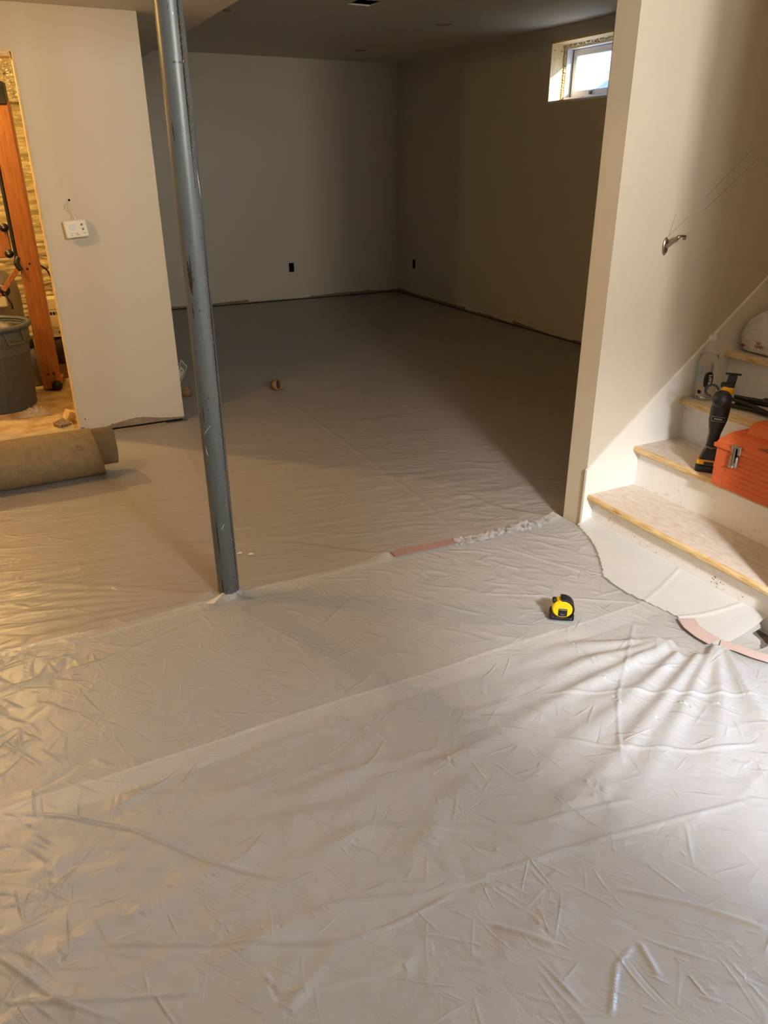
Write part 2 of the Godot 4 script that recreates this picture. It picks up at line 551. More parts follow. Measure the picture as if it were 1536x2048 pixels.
# ---------------------------------------------------------------- the scene
func _ready() -> void:
	rng.seed = 20240611
	# camera
	var cam := Camera3D.new()
	cam.name = "camera"
	cam.position = Vector3(0, 1.52, 0)
	cam.rotation = Vector3(-0.43239, -0.469855, -0.004149)
	cam.fov = 68.16
	cam.near = 0.05
	cam.far = 200.0
	add_child(cam)
	cam.current = true
	# sky, exposure
	var env := Environment.new()
	var sky_mat := ProceduralSkyMaterial.new()
	sky_mat.sky_top_color = rgb8(120, 160, 220)
	sky_mat.sky_horizon_color = rgb8(216, 226, 236)
	sky_mat.ground_bottom_color = rgb8(120, 120, 112)
	sky_mat.ground_horizon_color = rgb8(190, 192, 188)
	sky_mat.sky_energy_multiplier = 4.0
	sky_mat.ground_energy_multiplier = 1.5
	sky_mat.sun_angle_max = 4.0
	var sky := Sky.new()
	sky.sky_material = sky_mat
	env.sky = sky
	env.background_mode = Environment.BG_SKY
	env.tonemap_mode = Environment.TONE_MAPPER_LINEAR
	env.tonemap_exposure = 0.78
	env.sdfgi_enabled = true
	env.ssao_enabled = true
	env.ssil_enabled = true
	var we := WorldEnvironment.new()
	we.name = "world"
	we.environment = env
	add_child(we)
	# sun
	var sun := DirectionalLight3D.new()
	sun.name = "sun"
	sun.light_energy = 9.0
	sun.light_color = rgb8(255, 244, 220)
	sun.light_angular_distance = 0.5
	sun.shadow_enabled = true
	sun.basis = Basis.looking_at(Vector3(-1.0, -0.66, -2.1))
	add_child(sun)
	# daylight of the two small high windows behind the camera, let in just inside their panes
	for x in [0.78, 1.24]:
		var day := AreaLight3D.new()
		day.name = "daylight_in_window"
		day.area_size = Vector2(0.36, 0.34)
		day.light_energy = 12.0 if x > 1.0 else 4.0
		day.light_color = rgb8(255, 249, 238)
		day.area_range = 14.0
		day.shadow_enabled = true
		day.position = Vector3(x, 2.23, 1.32)
		day.rotation = Vector3(deg_to_rad(-12), 0, 0)
		add_child(day, true)
	# daylight of the patio door in the right wall, beyond the staircase's near wall
	var door := AreaLight3D.new()
	door.name = "daylight_in_patio_door"
	door.area_size = Vector2(1.5, 1.9)
	door.light_energy = 3.6
	door.light_color = rgb8(226, 238, 255)
	door.area_range = 14.0
	door.shadow_enabled = true
	door.position = Vector3(3.38, 1.06, -0.05)
	door.rotation = Vector3(0, PI / 2, 0)
	add_child(door)

	make_materials()
	build_shell()
	build_outdoors()
	build_floor_covering()
	build_stairs()
	build_column()
	build_utility_room()
	build_wall_fittings()
	build_things_on_stairs()
	build_things_on_floor()

func ragged(x0: float, x1: float, lo: float, hi: float, step: float, y0 := 0.012) -> Array:
	var p := [Vector2(x0, y0), Vector2(x1, y0)]
	var x := x1
	var y := rng.randf_range(lo, hi)
	while x > x0:
		p.append(Vector2(x, y))
		x -= rng.randf_range(step * 0.3, step)
		if rng.randf() < 0.3: p.append(Vector2(maxf(x + 0.006, x0 + 0.001), y))
		y = clampf(y + rng.randf_range(-0.4, 0.4) * (hi - lo), lo, hi) if rng.randf() < 0.75 else rng.randf_range(lo, hi)
	p.append(Vector2(x0, y))
	return p

func build_shell() -> void:
	var st: SurfaceTool
	# slab
	struct("floor", box(Vector3(-3.2, -0.2, -9.3), Vector3(5.1, 0.0, 1.9)), M.concrete, "mottled grey concrete slab under the plastic sheeting")
	# walls
	var wb := struct("wall_back", box(Vector3(0.8, 0.014, -9.2), Vector3(5.1, 2.7, -8.95)), M.wall, "plain off-white back wall of the empty room")
	obj("sill_plate", box(Vector3(0.8, 0.0, -9.2), Vector3(5.1, 0.014, -8.965)), M.dark_gap, wb)
	for r in [[1.0, 2.75, 0.03, 0.075, 0.5], [2.75, 3.55, 0.02, 0.032, 0.4], [3.55, 4.35, 0.03, 0.085, 0.35], [4.35, 4.74, 0.018, 0.045, 0.2]]:
		obj("unpainted_edge", prismed(ragged(r[0], r[1], r[2], r[3], r[4]), -8.9502, -8.9488), M.raw_board, wb)
	st = begin()
	var zA := -6.11
	var zB := -5.33
	bx(st, Vector3(4.74, 0.014, -9.2), Vector3(5.09, 2.7, zA))
	bx(st, Vector3(4.74, 0.014, zB), Vector3(5.09, 5.2, -1.2))
	bx(st, Vector3(4.74, 0.014, zA), Vector3(5.09, 1.99, zB))
	bx(st, Vector3(4.74, 2.457, zA), Vector3(5.09, 2.7, zB))
	var wr := struct("wall_right", done(st), M.wall, "off-white right wall with the small basement window")
	obj("sill_plate", box(Vector3(4.755, 0.0, -9.2), Vector3(5.0, 0.014, -1.2)), M.dark_gap, wr)
	var turn := Transform3D(Basis(Vector3.UP, -PI / 2), Vector3(4.74, 0, 0))   # x runs along +z, out of the wall is -x
	for r in [[-8.93, -8.3, 0.016, 0.05, 0.3], [-8.3, -7.3, 0.03, 0.05, 0.5], [-7.3, -6.4, 0.014, 0.05, 0.3], [-6.4, -5.2, 0.02, 0.08, 0.4]]:
		obj("unpainted_edge", prismed(ragged(r[0], r[1], r[2], r[3], r[4]), -0.0002, 0.0012, turn), M.raw_board, wr)
	# the partition with the utility room's rough opening
	st = begin()
	bx(st, Vector3(0.345, 0.02, -4.865), Vector3(0.985, 2.26, -4.8))
	bx(st, Vector3(-0.56, 2.036, -4.92), Vector3(0.345, 2.26, -4.8))
	bx(st, Vector3(-3.2, 0.02, -4.92), Vector3(-0.56, 2.26, -4.8))
	var wp := struct("wall_partition", done(st), M.wall, "warm-lit off-white partition with the thermostat and the utility room opening")
	obj("sill_plate", box(Vector3(0.35, 0.0, -4.86), Vector3(0.975, 0.02, -4.815)), M.dark_gap, wp)
	obj("unpainted_edge", prismed([Vector2(0.346, 0.02), Vector2(0.984, 0.02), Vector2(0.984, 0.03), Vector2(0.9, 0.036), Vector2(0.83, 0.044), Vector2(0.74, 0.062), Vector2(0.68, 0.066), Vector2(0.6, 0.055), Vector2(0.5, 0.035), Vector2(0.42, 0.026), Vector2(0.375, 0.026), Vector2(0.372, 0.05), Vector2(0.346, 0.052)], -4.8002, -4.7988), M.raw_board, wp)
	for q in [Vector2(0.54, 0.045), Vector2(0.385, 0.1)]:
		obj("screw_head", lathed([Vector2(0.0, 0.0), Vector2(0.004, 0.0)], 10, Transform3D(Basis(Vector3.RIGHT, PI / 2), Vector3(q.x, q.y, -4.7984)), true), M.dark_gap, wp)
	obj("wire_hole", lathed([Vector2(0.0, 0.0), Vector2(0.006, 0.0)], 12, Transform3D(Basis(Vector3.RIGHT, PI / 2), Vector3(0.5, 1.34, -4.7985)), true), M.void_black, wp)
	struct("wall_inner", box(Vector3(0.865, 0.014, -9.0), Vector3(0.985, 2.3, -4.865)), M.wall, "side wall between the empty room and the utility room")
	# the wall along the stairs, its end face and marks
	var ws := struct("wall_stair", box(Vector3(2.178, 0.02, -2.455), Vector3(4.76, 5.2, -2.335)), M.wall, "off-white wall along the staircase, its narrow end face towards the room")
	obj("sill_plate", box(Vector3(2.19, 0.0, -2.445), Vector3(4.74, 0.02, -2.34)), M.dark_gap, ws)
	for l in [[Vector2(2.636, 1.389), Vector2(2.855, 1.565)], [Vector2(2.636, 1.34), Vector2(2.90, 1.53)], [Vector2(2.44, 1.235), Vector2(2.555, 1.32)], [Vector2(2.462, 1.25), Vector2(2.485, 1.33)]]:
		var d: Vector2 = (l[1] - l[0]).normalized().orthogonal() * 0.0007
		obj("pencil_line", prismed([l[0] - d, l[1] - d, l[1] + d, l[0] + d], -2.3352, -2.3346), M.grey_ink, ws)
	struct("wall_stair_near", box(Vector3(2.168, 0.0, -1.345), Vector3(4.76, 5.2, -1.225)), M.wall, "near wall of the staircase")
	# walls behind the camera, with two high windows
	st = begin()
	bx(st, Vector3(-3.2, 0.0, 0.75), Vector3(0.2, 2.7, 0.95))
	bx(st, Vector3(-3.2, 0.0, 0.95), Vector3(0.52, 2.7, 1.4))
	bx(st, Vector3(0.52, 0.0, 0.95), Vector3(1.5, 2.02, 1.4))
	bx(st, Vector3(0.52, 2.44, 0.95), Vector3(1.5, 2.7, 1.4))
	bx(st, Vector3(1.5, 0.0, 0.95), Vector3(3.6, 2.7, 1.4))
	struct("wall_rear", done(st), M.wall, "wall with a wide high window behind the viewer")
	st = begin()
	bx(st, Vector3(3.4, 0.0, -1.24), Vector3(3.6, 2.7, -0.85))
	bx(st, Vector3(3.4, 0.0, 0.75), Vector3(3.6, 2.7, 0.96))
	bx(st, Vector3(3.4, 2.05, -0.85), Vector3(3.6, 2.7, 0.75))
	struct("wall_door_side", done(st), M.wall, "wall with the patio door to the right behind the viewer")
	struct("wall_left", box(Vector3(-3.3, 0.0, -9.2), Vector3(-3.0, 2.7, 1.9)), M.wall, "far left wall of the basement")
	struct("wall_cellar", box(Vector3(-3.2, 0.0, -9.2), Vector3(0.87, 2.6, -7.2)), M.concrete, "foundation wall of the utility room")
	# ceiling with its cut-outs, and the boxed-in duct along the left
	var holes := [Vector2(3.804, -6.364), Vector2(3.872, -8.1), Vector2(1.982, -6.532)]
	var ceil := CSGCombiner3D.new()
	ceil.name = "ceiling"
	ceil.set_meta("kind", "structure")
	ceil.set_meta("label", "flat off-white ceiling with cut-outs for lamps and a vent")
	add_child(ceil)
	var slab := CSGBox3D.new()
	slab.name = "slab"
	slab.size = Vector3(8.3, 0.14, 11.0)
	slab.position = Vector3(0.9, 2.63, -3.7)
	slab.material = M.ceiling
	ceil.add_child(slab)
	var cut := CSGBox3D.new()
	cut.name = "vent_cut"
	cut.operation = CSGShape3D.OPERATION_SUBTRACTION
	cut.size = Vector3(0.18, 0.3, 0.2)
	cut.position = Vector3(2.81, 2.63, -5.81)
	cut.material = M.ceiling
	ceil.add_child(cut)
	for q in holes:
		var c := CSGCylinder3D.new()
		c.name = "lamp_cut"
		c.operation = CSGShape3D.OPERATION_SUBTRACTION
		c.radius = 0.058
		c.height = 0.3
		c.sides = 28
		c.position = Vector3(q.x, 2.63, q.y)
		c.material = M.ceiling
		ceil.add_child(c, true)
	var well := CSGBox3D.new()
	well.name = "stairwell_cut"
	well.operation = CSGShape3D.OPERATION_SUBTRACTION
	well.size = Vector3(2.24, 0.3, 0.99)
	well.position = Vector3(3.62, 2.63, -1.84)
	well.material = M.ceiling
	ceil.add_child(well)
	struct("trim_3", box(Vector3(1.3, 2.86, -9.2), Vector3(5.1, 3.0, -2.5)), M.dark_gap, "dark floor deck above the ceiling")
	struct("soffit", box(Vector3(-3.2, 2.25, -9.1), Vector3(1.385, 2.72, -1.0)), M.ceiling, "dropped soffit along the left side of the ceiling")
	st = begin()
	bx(st, Vector3(2.4, 2.7, -2.335), Vector3(2.5, 5.2, -1.345))
	bx(st, Vector3(2.4, 5.2, -2.46), Vector3(5.09, 5.3, -1.22))
	struct("wall_stairwell", done(st), M.wall, "upper walls of the stairwell")
	# window
	var w := Node3D.new()
	w.name = "window_1"
	w.set_meta("kind", "structure")
	w.set_meta("label", "small white basement window in a bare wood surround, sun on its side")
	add_child(w)
	obj("side_board", box(Vector3(4.735, 2.0, -6.112), Vector3(4.87, 2.455, -6.095), 0.001), M.pine, w)
	obj("head_board", box(Vector3(4.735, 2.44, -6.112), Vector3(4.87, 2.459, -5.33), 0.001), M.pine_flat, w)
	obj("sill_board", box(Vector3(4.735, 1.988, -6.112), Vector3(4.99, 2.006, -5.33), 0.001), M.white_vinyl, w)
	obj("near_board", box(Vector3(4.735, 2.0, -5.345), Vector3(4.87, 2.455, -5.328), 0.001), M.pine, w)
	for k in [[4.77, 2.395], [4.845, 2.39], [4.772, 2.33], [4.822, 2.335]]:
		obj("nail_head", lathed([Vector2(0, 0), Vector2(0.006 if k[1] > 2.35 else 0.004, 0)], 10, Transform3D(Basis(Vector3.RIGHT, PI / 2), Vector3(k[0], k[1], -6.0945)), true), M.stamp_ink, w)
	var foam := begin(false)
	for k in 46:
		var f := float(k) / 45
		var c := Vector3(4.877, lerpf(2.01, 2.435, f * 2.0), -6.088) if f < 0.5 else Vector3(4.877, 2.43, lerpf(-6.088, -5.36, f * 2.0 - 1.0))
		lathe(foam, [Vector2(0.0, -0.012), Vector2(0.011, -0.006), Vector2(0.012, 0.004), Vector2(0.0, 0.012)], 6, Transform3D(Basis(), c + Vector3(rng.randf_range(-0.003, 0.003), rng.randf_range(-0.004, 0.004), rng.randf_range(-0.003, 0.003))))
	obj("foam_bead", done(foam), plain(rgb8(206, 186, 140), 0.8), w)
	ring(w, "vinyl_frame", 4.885, 5.085, -6.09, -5.35, 2.012, 2.425, 0.022, M.white_vinyl)
	ring(w, "sash", 4.95, 5.0, -6.066, -5.374, 2.036, 2.4, 0.05, M.white_vinyl)
	obj("gasket", box(Vector3(4.946, 2.034, -6.068), Vector3(4.952, 2.402, -6.058)), M.grey_ink, w)
	obj("pane", box(Vector3(4.973, 2.08, -6.02), Vector3(4.977, 2.355, -5.42)), M.glass, w)
	obj("latch", box(Vector3(4.928, 2.048, -5.80), Vector3(4.952, 2.075, -5.778), 0.003), M.button, w)
	obj("screw_cap", box(Vector3(4.875, 2.418, -5.72), Vector3(4.885, 2.428, -5.67), 0.002), M.red_ink, w)
	# rough opening to the utility room
	var tr := Node3D.new()
	tr.name = "trim_1"
	tr.set_meta("kind", "structure")
	tr.set_meta("label", "bare pine lining of the utility room opening")
	add_child(tr)
	obj("jamb", box(Vector3(0.340, 0.0, -4.862), Vector3(0.351, 2.04, -4.797), 0.0015), M.pine, tr)
	obj("jamb", box(Vector3(-0.565, 0.0, -4.935), Vector3(-0.531, 2.036, -4.796), 0.002), M.pine, tr)
	obj("head", box(Vector3(-0.531, 2.014, -4.905), Vector3(0.334, 2.04, -4.797), 0.0015), M.pine_flat, tr)
	# the high window of two sashes behind the viewer
	var wn := Node3D.new()
	wn.name = "window_2"
	wn.set_meta("kind", "structure")
	wn.set_meta("label", "wide high window of two sashes behind the viewer")
	add_child(wn)
	for x in [0.56, 1.02]:
		var f := begin()
		bx(f, Vector3(x - 0.04, 2.02, 1.35), Vector3(x + 0.03, 2.44, 1.4), 0.003)
		bx(f, Vector3(x + 0.41, 2.02, 1.35), Vector3(x + 0.44, 2.44, 1.4), 0.003)
		bx(f, Vector3(x + 0.03, 2.02, 1.35), Vector3(x + 0.41, 2.05, 1.4), 0.003)
		bx(f, Vector3(x + 0.03, 2.41, 1.35), Vector3(x + 0.41, 2.44, 1.4), 0.003)
		obj("sash", done(f), M.white_vinyl, wn)
		obj("pane", box(Vector3(x + 0.03, 2.05, 1.372), Vector3(x + 0.41, 2.41, 1.376)), M.glass, wn)
	# patio door in the right wall
	var dn := Node3D.new()
	dn.name = "door_1"
	dn.set_meta("kind", "structure")
	dn.set_meta("label", "glazed patio door to the right behind the viewer")
	add_child(dn)
	for q in [[-0.85, -0.05], [-0.05, 0.75]]:
		var f := begin()
		bx(f, Vector3(3.44, 0.02, q[0]), Vector3(3.49, 2.05, q[0] + 0.06), 0.004)
		bx(f, Vector3(3.44, 0.02, q[1] - 0.06), Vector3(3.49, 2.05, q[1]), 0.004)
		bx(f, Vector3(3.44, 0.02, q[0] + 0.06), Vector3(3.49, 0.12, q[1] - 0.06), 0.004)
		bx(f, Vector3(3.44, 1.97, q[0] + 0.06), Vector3(3.49, 2.05, q[1] - 0.06), 0.004)
		obj("leaf", done(f), M.white_vinyl, dn)
		obj("pane", box(Vector3(3.463, 0.12, q[0] + 0.06), Vector3(3.467, 1.97, q[1] - 0.06)), M.glass, dn)

# a rectangular ring standing across x, its bar t wide
func ring(parent: Node3D, called: String, x0: float, x1: float, z0: float, z1: float, y0: float, y1: float, t: float, m: Material) -> void:
	var st := begin()
	bx(st, Vector3(x0, y0, z0), Vector3(x1, y1, z0 + t), 0.002)
	bx(st, Vector3(x0, y0, z1 - t), Vector3(x1, y1, z1), 0.002)
	bx(st, Vector3(x0, y0, z0 + t), Vector3(x1, y0 + t, z1 - t), 0.002)
	bx(st, Vector3(x0, y1 - t, z0 + t), Vector3(x1, y1, z1 - t), 0.002)
	obj(called, done(st), m, parent)

func build_outdoors() -> void:
	var gnd := begin()
	bx(gnd, Vector3(5.3, -0.3, -40), Vector3(40, 1.8, -1.6))
	bx(gnd, Vector3(5.1, -0.3, -1.6), Vector3(40, -0.05, 2.2))
	bx(gnd, Vector3(-30, -0.3, 1.42), Vector3(3.6, 1.85, 40))
	bx(gnd, Vector3(5.0, -0.3, 2.2), Vector3(40, 1.85, 40))
	struct("ground", done(gnd), M.lawn, "ground outside the house")
	struct("wall_wing", box(Vector3(2.8, 1.85, 2.3), Vector3(14.0, 3.4, 3.0)), M.siding, "wing of the house beyond the rear windows")
	var h := thing("neighbour_house", "bright white lap-sided house seen through the small window", "house", Vector3(12, 1.8, -14))
	obj("wall", box(Vector3(0.03, 0, -6), Vector3(6, 5, 6)), M.siding, h)
	for k in 40:
		var y := k * 0.12
		var lap := Transform3D(Basis(Vector3.BACK, -0.14), Vector3(0.0, y, 0.0))
		obj("siding_board", box(Vector3(-0.002, 0, -6), Vector3(0.012, 0.125, 6), 0.0, lap), M.siding, h)
	obj("window_frame", boxc(Vector3(-0.02, 1.505, 0.1), Vector3(0.06, 0.32, 0.9), 0.01), M.white_vinyl, h)
	obj("window_pane", boxc(Vector3(-0.045, 1.505, 0.1), Vector3(0.02, 0.26, 0.84)), plain(rgb8(206, 214, 216), 0.5), h)
	var sh := thing("garden_shed", "blue-grey roof slope of a shed low in the small window", "shed", Vector3(9.5, 1.8, -10.1), 0.0)
	obj("gable", prismed([Vector2(-0.95, 0.0), Vector2(0.95, 0.0), Vector2(0.95, 0.80), Vector2(0.0, 1.13), Vector2(-0.95, 0.80)], -0.9, 0.0, Transform3D(Basis(Vector3.UP, -PI / 2), Vector3.ZERO)), M.roof, sh)
	obj("door", box(Vector3(-0.02, 0.0, -0.3), Vector3(-0.005, 0.75, 0.3), 0.002), M.roof, sh)

func build_floor_covering() -> void:
	# back sheet, from the column line to the back wall
	var s := Sheet.new(-0.55, 4.72, 0.014, -2.40, 0.011, -8.94, 0.06)
	s.swell(0.0022, 1.1, 3)
	s.swell(0.0016, 5.0, 4, 0.35, 1.6)
	s.scatter(rng, 330, Vector2(-0.5, -4.0), Vector2(2.2, -2.5), 0.06, 0.14, Vector2(0.2, 0.8), Vector2(0.008, 0.015), Vector2(0.0008, 0.0022))
	s.scatter(rng, 110, Vector2(1.5, -3.9), Vector2(2.6, -2.5), 0.35, 0.35, Vector2(0.1, 0.35), Vector2(0.009, 0.016), Vector2(0.001, 0.003))
	s.scatter(rng, 160, Vector2(0.9, -6.2), Vector2(4.6, -4.0), 0.05, 0.5, Vector2(0.2, 0.7), Vector2(0.02, 0.03), Vector2(0.0008, 0.002))
	for c in [[Vector2(1.73, -5.16), Vector2(1.73, -3.98), Vector2(1.72, -3.05), Vector2(1.67, -2.46)], [Vector2(0.85, -4.55), Vector2(0.82, -3.59), Vector2(0.81, -2.75)], [Vector2(1.05, -4.0), Vector2(1.54, -3.84)], [Vector2(3.0, -7.2), Vector2(3.05, -5.6)]]:
		s.ridge(c, 0.009, 0.0035)
	# pleats gathered at the seam tape and round the column
	for k in 9:
		s.ridge([Vector2(1.32, -2.5), Vector2(1.0, -2.52 - 0.035 * k), Vector2(0.62 - 0.03 * k, -2.56 - 0.07 * k)], 0.009, 0.006, 1.4)
	for k in 7:
		s.ridge([Vector2(0.57, -2.53), Vector2(0.2, -2.5 - 0.05 * k), Vector2(-0.3, -2.46 - 0.11 * k)], 0.01, 0.007, 1.4)
	for k in 8:
		s.ridge([Vector2(2.16, -2.48), Vector2(2.0, -2.52 - 0.03 * k), Vector2(1.7 + 0.02 * k, -2.58 - 0.1 * k)], 0.009, 0.005, 1.2)
	var back := func(x: float, z: float) -> float: return 0.004
	var keep_back := func(x: float, z: float) -> bool:
		if z < -4.79 and x < 1.0: return false
		if x > 2.165 and z > -2.47: return false
		return z < -2.462 + 0.006 * sin(x * 9.0) and not (z > -4.79 and x < 0.2 and z < -4.45)
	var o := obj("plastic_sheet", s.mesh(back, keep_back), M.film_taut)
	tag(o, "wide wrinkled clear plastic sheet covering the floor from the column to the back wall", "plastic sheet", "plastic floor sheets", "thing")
	# middle sheet
	s = Sheet.new(-0.9, 2.215, 0.006, -1.66, 0.006, -2.52, 0.006)
	s.swell(0.002, 1.6, 13)
	s.swell(0.0012, 7.0, 14)
	s.scatter(rng, 260, Vector2(-0.8, -2.5), Vector2(2.2, -1.7), 0.9, 1.6, Vector2(0.04, 0.18), Vector2(0.006, 0.010), Vector2(0.0007, 0.0022))
	s.scatter(rng, 70, Vector2(1.2, -2.45), Vector2(2.1, -1.8), 0.9, 0.3, Vector2(0.08, 0.3), Vector2(0.007, 0.012), Vector2(0.001, 0.003))
	for c in [[Vector2(1.44, -2.10), Vector2(1.62, -1.99), Vector2(1.77, -1.88), Vector2(1.99, -1.74)], [Vector2(0.96, -2.47), Vector2(1.15, -2.38)], [Vector2(-0.22, -2.04), Vector2(-0.12, -1.86)], [Vector2(0.69, -2.18), Vector2(0.73, -2.09)], [Vector2(1.82, -1.86), Vector2(2.0, -1.85), Vector2(2.16, -1.81)], [Vector2(1.01, -2.28), Vector2(0.83, -2.14)], [Vector2(0.5, -2.4), Vector2(0.1, -2.3), Vector2(-0.3, -2.28)], [Vector2(1.75, -2.4), Vector2(1.85, -2.2), Vector2(1.95, -2.0)]]:
		s.ridge(c, 0.0055, 0.0035)
	s.ridge([Vector2(-0.9, -2.43), Vector2(-0.2, -2.45), Vector2(0.66, -2.495), Vector2(1.32, -2.495), Vector2(1.63, -2.48), Vector2(2.2, -2.465)], 0.008, 0.002, 0.0, 0.02)
	var mid := func(x: float, z: float) -> float: return 0.007 + 0.0025 * smoothstep(-2.5, -2.512, z) + 0.05 * pow(clampf((x - 1.98) / 0.23, 0, 1), 2.2)
	var keep_mid := func(x: float, z: float) -> bool: return z > -2.512 + 0.008 * sin(x * 7.0) + 0.04 * clampf(-x, 0, 1) and not (z < -2.33 and x > 2.16)
	o = obj("plastic_sheet", s.mesh(mid, keep_mid), M.film)
	tag(o, "middle strip of clear plastic sheet under the tape measure, between two seams", "plastic sheet", "plastic floor sheets", "thing")
	# front sheet
	s = Sheet.new(-0.7, 2.36, 0.0055, -0.1, 0.0055, -1.745, 0.0055)
	s.swell(0.0035, 1.5, 23)
	s.swell(0.0016, 6.0, 24)
	s.scatter(rng, 420, Vector2(-0.7, -1.7), Vector2(2.2, -0.3), 0.7, 1.6, Vector2(0.03, 0.16), Vector2(0.006, 0.010), Vector2(0.0007, 0.002))
	s.scatter(rng, 60, Vector2(-0.5, -1.6), Vector2(0.3, -0.8), 0.1, 0.3, Vector2(0.1, 0.4), Vector2(0.014, 0.03), Vector2(0.002, 0.005))
	for c in [
		[Vector2(0.59, -1.27), Vector2(0.77, -1.17), Vector2(0.94, -1.08), Vector2(1.12, -1.05), Vector2(1.28, -1.01)],
		[Vector2(0.47, -1.14), Vector2(0.64, -1.06), Vector2(0.81, -1.0), Vector2(1.05, -0.97), Vector2(1.26, -0.93), Vector2(1.57, -0.87)],
		[Vector2(0.35, -1.11), Vector2(0.45, -1.09), Vector2(0.59, -1.04), Vector2(0.75, -1.0), Vector2(0.81, -1.0)],
		[Vector2(0.21, -1.1), Vector2(0.41, -1.0), Vector2(0.54, -0.99), Vector2(0.72, -1.0)],
		[Vector2(0.71, -0.99), Vector2(0.87, -0.94)], [Vector2(0.94, -0.99), Vector2(1.16, -0.92)],
		[Vector2(-0.23, -1.74), Vector2(-0.08, -1.64), Vector2(0.06, -1.52), Vector2(0.23, -1.31), Vector2(0.38, -1.18)],
		[Vector2(-0.25, -1.31), Vector2(-0.14, -1.14), Vector2(-0.04, -1.05)],
		[Vector2(-0.06, -1.24), Vector2(0.15, -1.13), Vector2(0.29, -1.07), Vector2(0.41, -1.0)],
		[Vector2(1.01, -0.85), Vector2(1.14, -0.73), Vector2(1.24, -0.61)],
		[Vector2(1.88, -1.68), Vector2(1.65, -1.48), Vector2(1.5, -1.36), Vector2(1.35, -1.19), Vector2(1.28, -1.09)],
		[Vector2(1.27, -1.49), Vector2(1.53, -1.37), Vector2(1.71, -1.26), Vector2(1.93, -1.15)],
		[Vector2(1.18, -1.32), Vector2(1.35, -1.18), Vector2(1.54, -1.07), Vector2(1.74, -1.01)],
		[Vector2(0.71, -0.9), Vector2(0.81, -0.79)], [Vector2(0.25, -0.96), Vector2(0.45, -0.91), Vector2(0.54, -0.9)],
		[Vector2(-0.25, -1.2), Vector2(-0.09, -1.12), Vector2(0.13, -1.03)], [Vector2(0.96, -0.72), Vector2(0.89, -0.7), Vector2(0.8, -0.62)], [Vector2(0.97, -0.72), Vector2(0.95, -0.64)]]:
		s.ridge(c, 0.005, 0.0052)
	for c in [
		[Vector2(1.86, -1.48), Vector2(1.52, -1.46), Vector2(1.08, -1.39), Vector2(0.8, -1.32)], [Vector2(1.89, -1.49), Vector2(1.55, -1.54), Vector2(1.1, -1.53)],
		[Vector2(1.86, -1.44), Vector2(1.48, -1.32), Vector2(1.0, -1.2)], [Vector2(1.92, -1.41), Vector2(1.52, -1.24), Vector2(1.18, -1.11), Vector2(0.75, -1.02)],
		[Vector2(1.98, -1.41), Vector2(1.65, -1.23), Vector2(1.33, -1.07), Vector2(1.05, -0.95)], [Vector2(1.99, -1.41), Vector2(1.75, -1.18), Vector2(1.45, -0.95)],
		[Vector2(2.0, -1.39), Vector2(1.87, -1.17), Vector2(1.7, -0.9)], [Vector2(1.85, -1.51), Vector2(1.56, -1.63), Vector2(1.2, -1.66)]]:
		s.ridge(c, 0.016, 0.022, 1.8)
	for c in [[Vector2(0.71, -1.39), Vector2(0.89, -1.36), Vector2(1.07, -1.38)], [Vector2(0.42, -1.42), Vector2(0.53, -1.42), Vector2(0.7, -1.41)], [Vector2(0.4, -1.24), Vector2(0.54, -1.25), Vector2(0.63, -1.27)], [Vector2(0.58, -1.12), Vector2(0.71, -1.16), Vector2(0.81, -1.22)]]:
		s.ridge(c, 0.024, 0.007, 0.0, 0.4)
	s.scatter(rng, 26, Vector2(0.2, -1.6), Vector2(1.6, -0.85), 0.05, 0.35, Vector2(0.2, 0.55), Vector2(0.016, 0.032), Vector2(0.003, 0.0075))
	s.scatter(rng, 16, Vector2(-0.5, -1.7), Vector2(0.8, -1.3), -0.1, 0.25, Vector2(0.2, 0.5), Vector2(0.012, 0.03), Vector2(0.002, 0.005))
	var front := func(x: float, z: float) -> float: return 0.0105 + 0.0018 * smoothstep(-1.732, -1.742, z) + 0.05 * pow(clampf((x - 1.98) / 0.24, 0, 1), 2.0) * clampf((-1.34 - z) / 0.1, 0, 1)
	var keep_front := func(x: float, z: float) -> bool: return z > -1.742 + 0.005 * sin(x * 8.0) and (x < 2.15 or (z > -1.15 and x < 2.35) or (z < -1.40 and x < 2.215)) and not (z < -1.33 and x > 2.11 + (-1.33 - z) * 1.2)
	o = obj("plastic_sheet", s.mesh(front, keep_front), M.film)
	tag(o, "nearest clear plastic sheet, folds fanning from the pink tape by the stairs", "plastic sheet", "plastic floor sheets", "thing")
	# a second layer along the foot of the stairs
	s = Sheet.new(1.95, 2.226, 0.0075, -1.40, 0.0075, -2.33, 0.0075)
	s.swell(0.002, 5.0, 33)
	s.ridge([Vector2(1.96, -1.73), Vector2(2.1, -1.77), Vector2(2.22, -1.8)], 0.006, 0.004, 0.0, 0.02)
	s.ridge([Vector2(1.98, -1.61), Vector2(2.08, -1.56), Vector2(2.22, -1.5)], 0.006, 0.005, 0.0, 0.02)
	var flap := func(x: float, z: float) -> float: return 0.019 + 0.05 * pow(clampf((x - 1.98) / 0.23, 0, 1), 2.0)
	var keep_flap := func(x: float, z: float) -> bool: return x > 1.985 + 0.02 * sin(z * 11.0) + 0.18 * clampf((-1.95 - z) / 0.38, 0, 1)
	o = obj("plastic_strip", s.mesh(flap, keep_flap), M.film_double)
	tag(o, "milky doubled strip of plastic film turned up against the bottom stair riser", "plastic sheet")
	# tapes on the seams
	strip("tape_strip", "dull pink tape patch on the seam beyond the column, towards the stairs", [Vector3(1.315, 0.0165, -2.508), Vector3(1.46, 0.0165, -2.504), Vector3(1.6, 0.0165, -2.493), Vector3(1.645, 0.0165, -2.489)], 0.05, M.pink_tape)
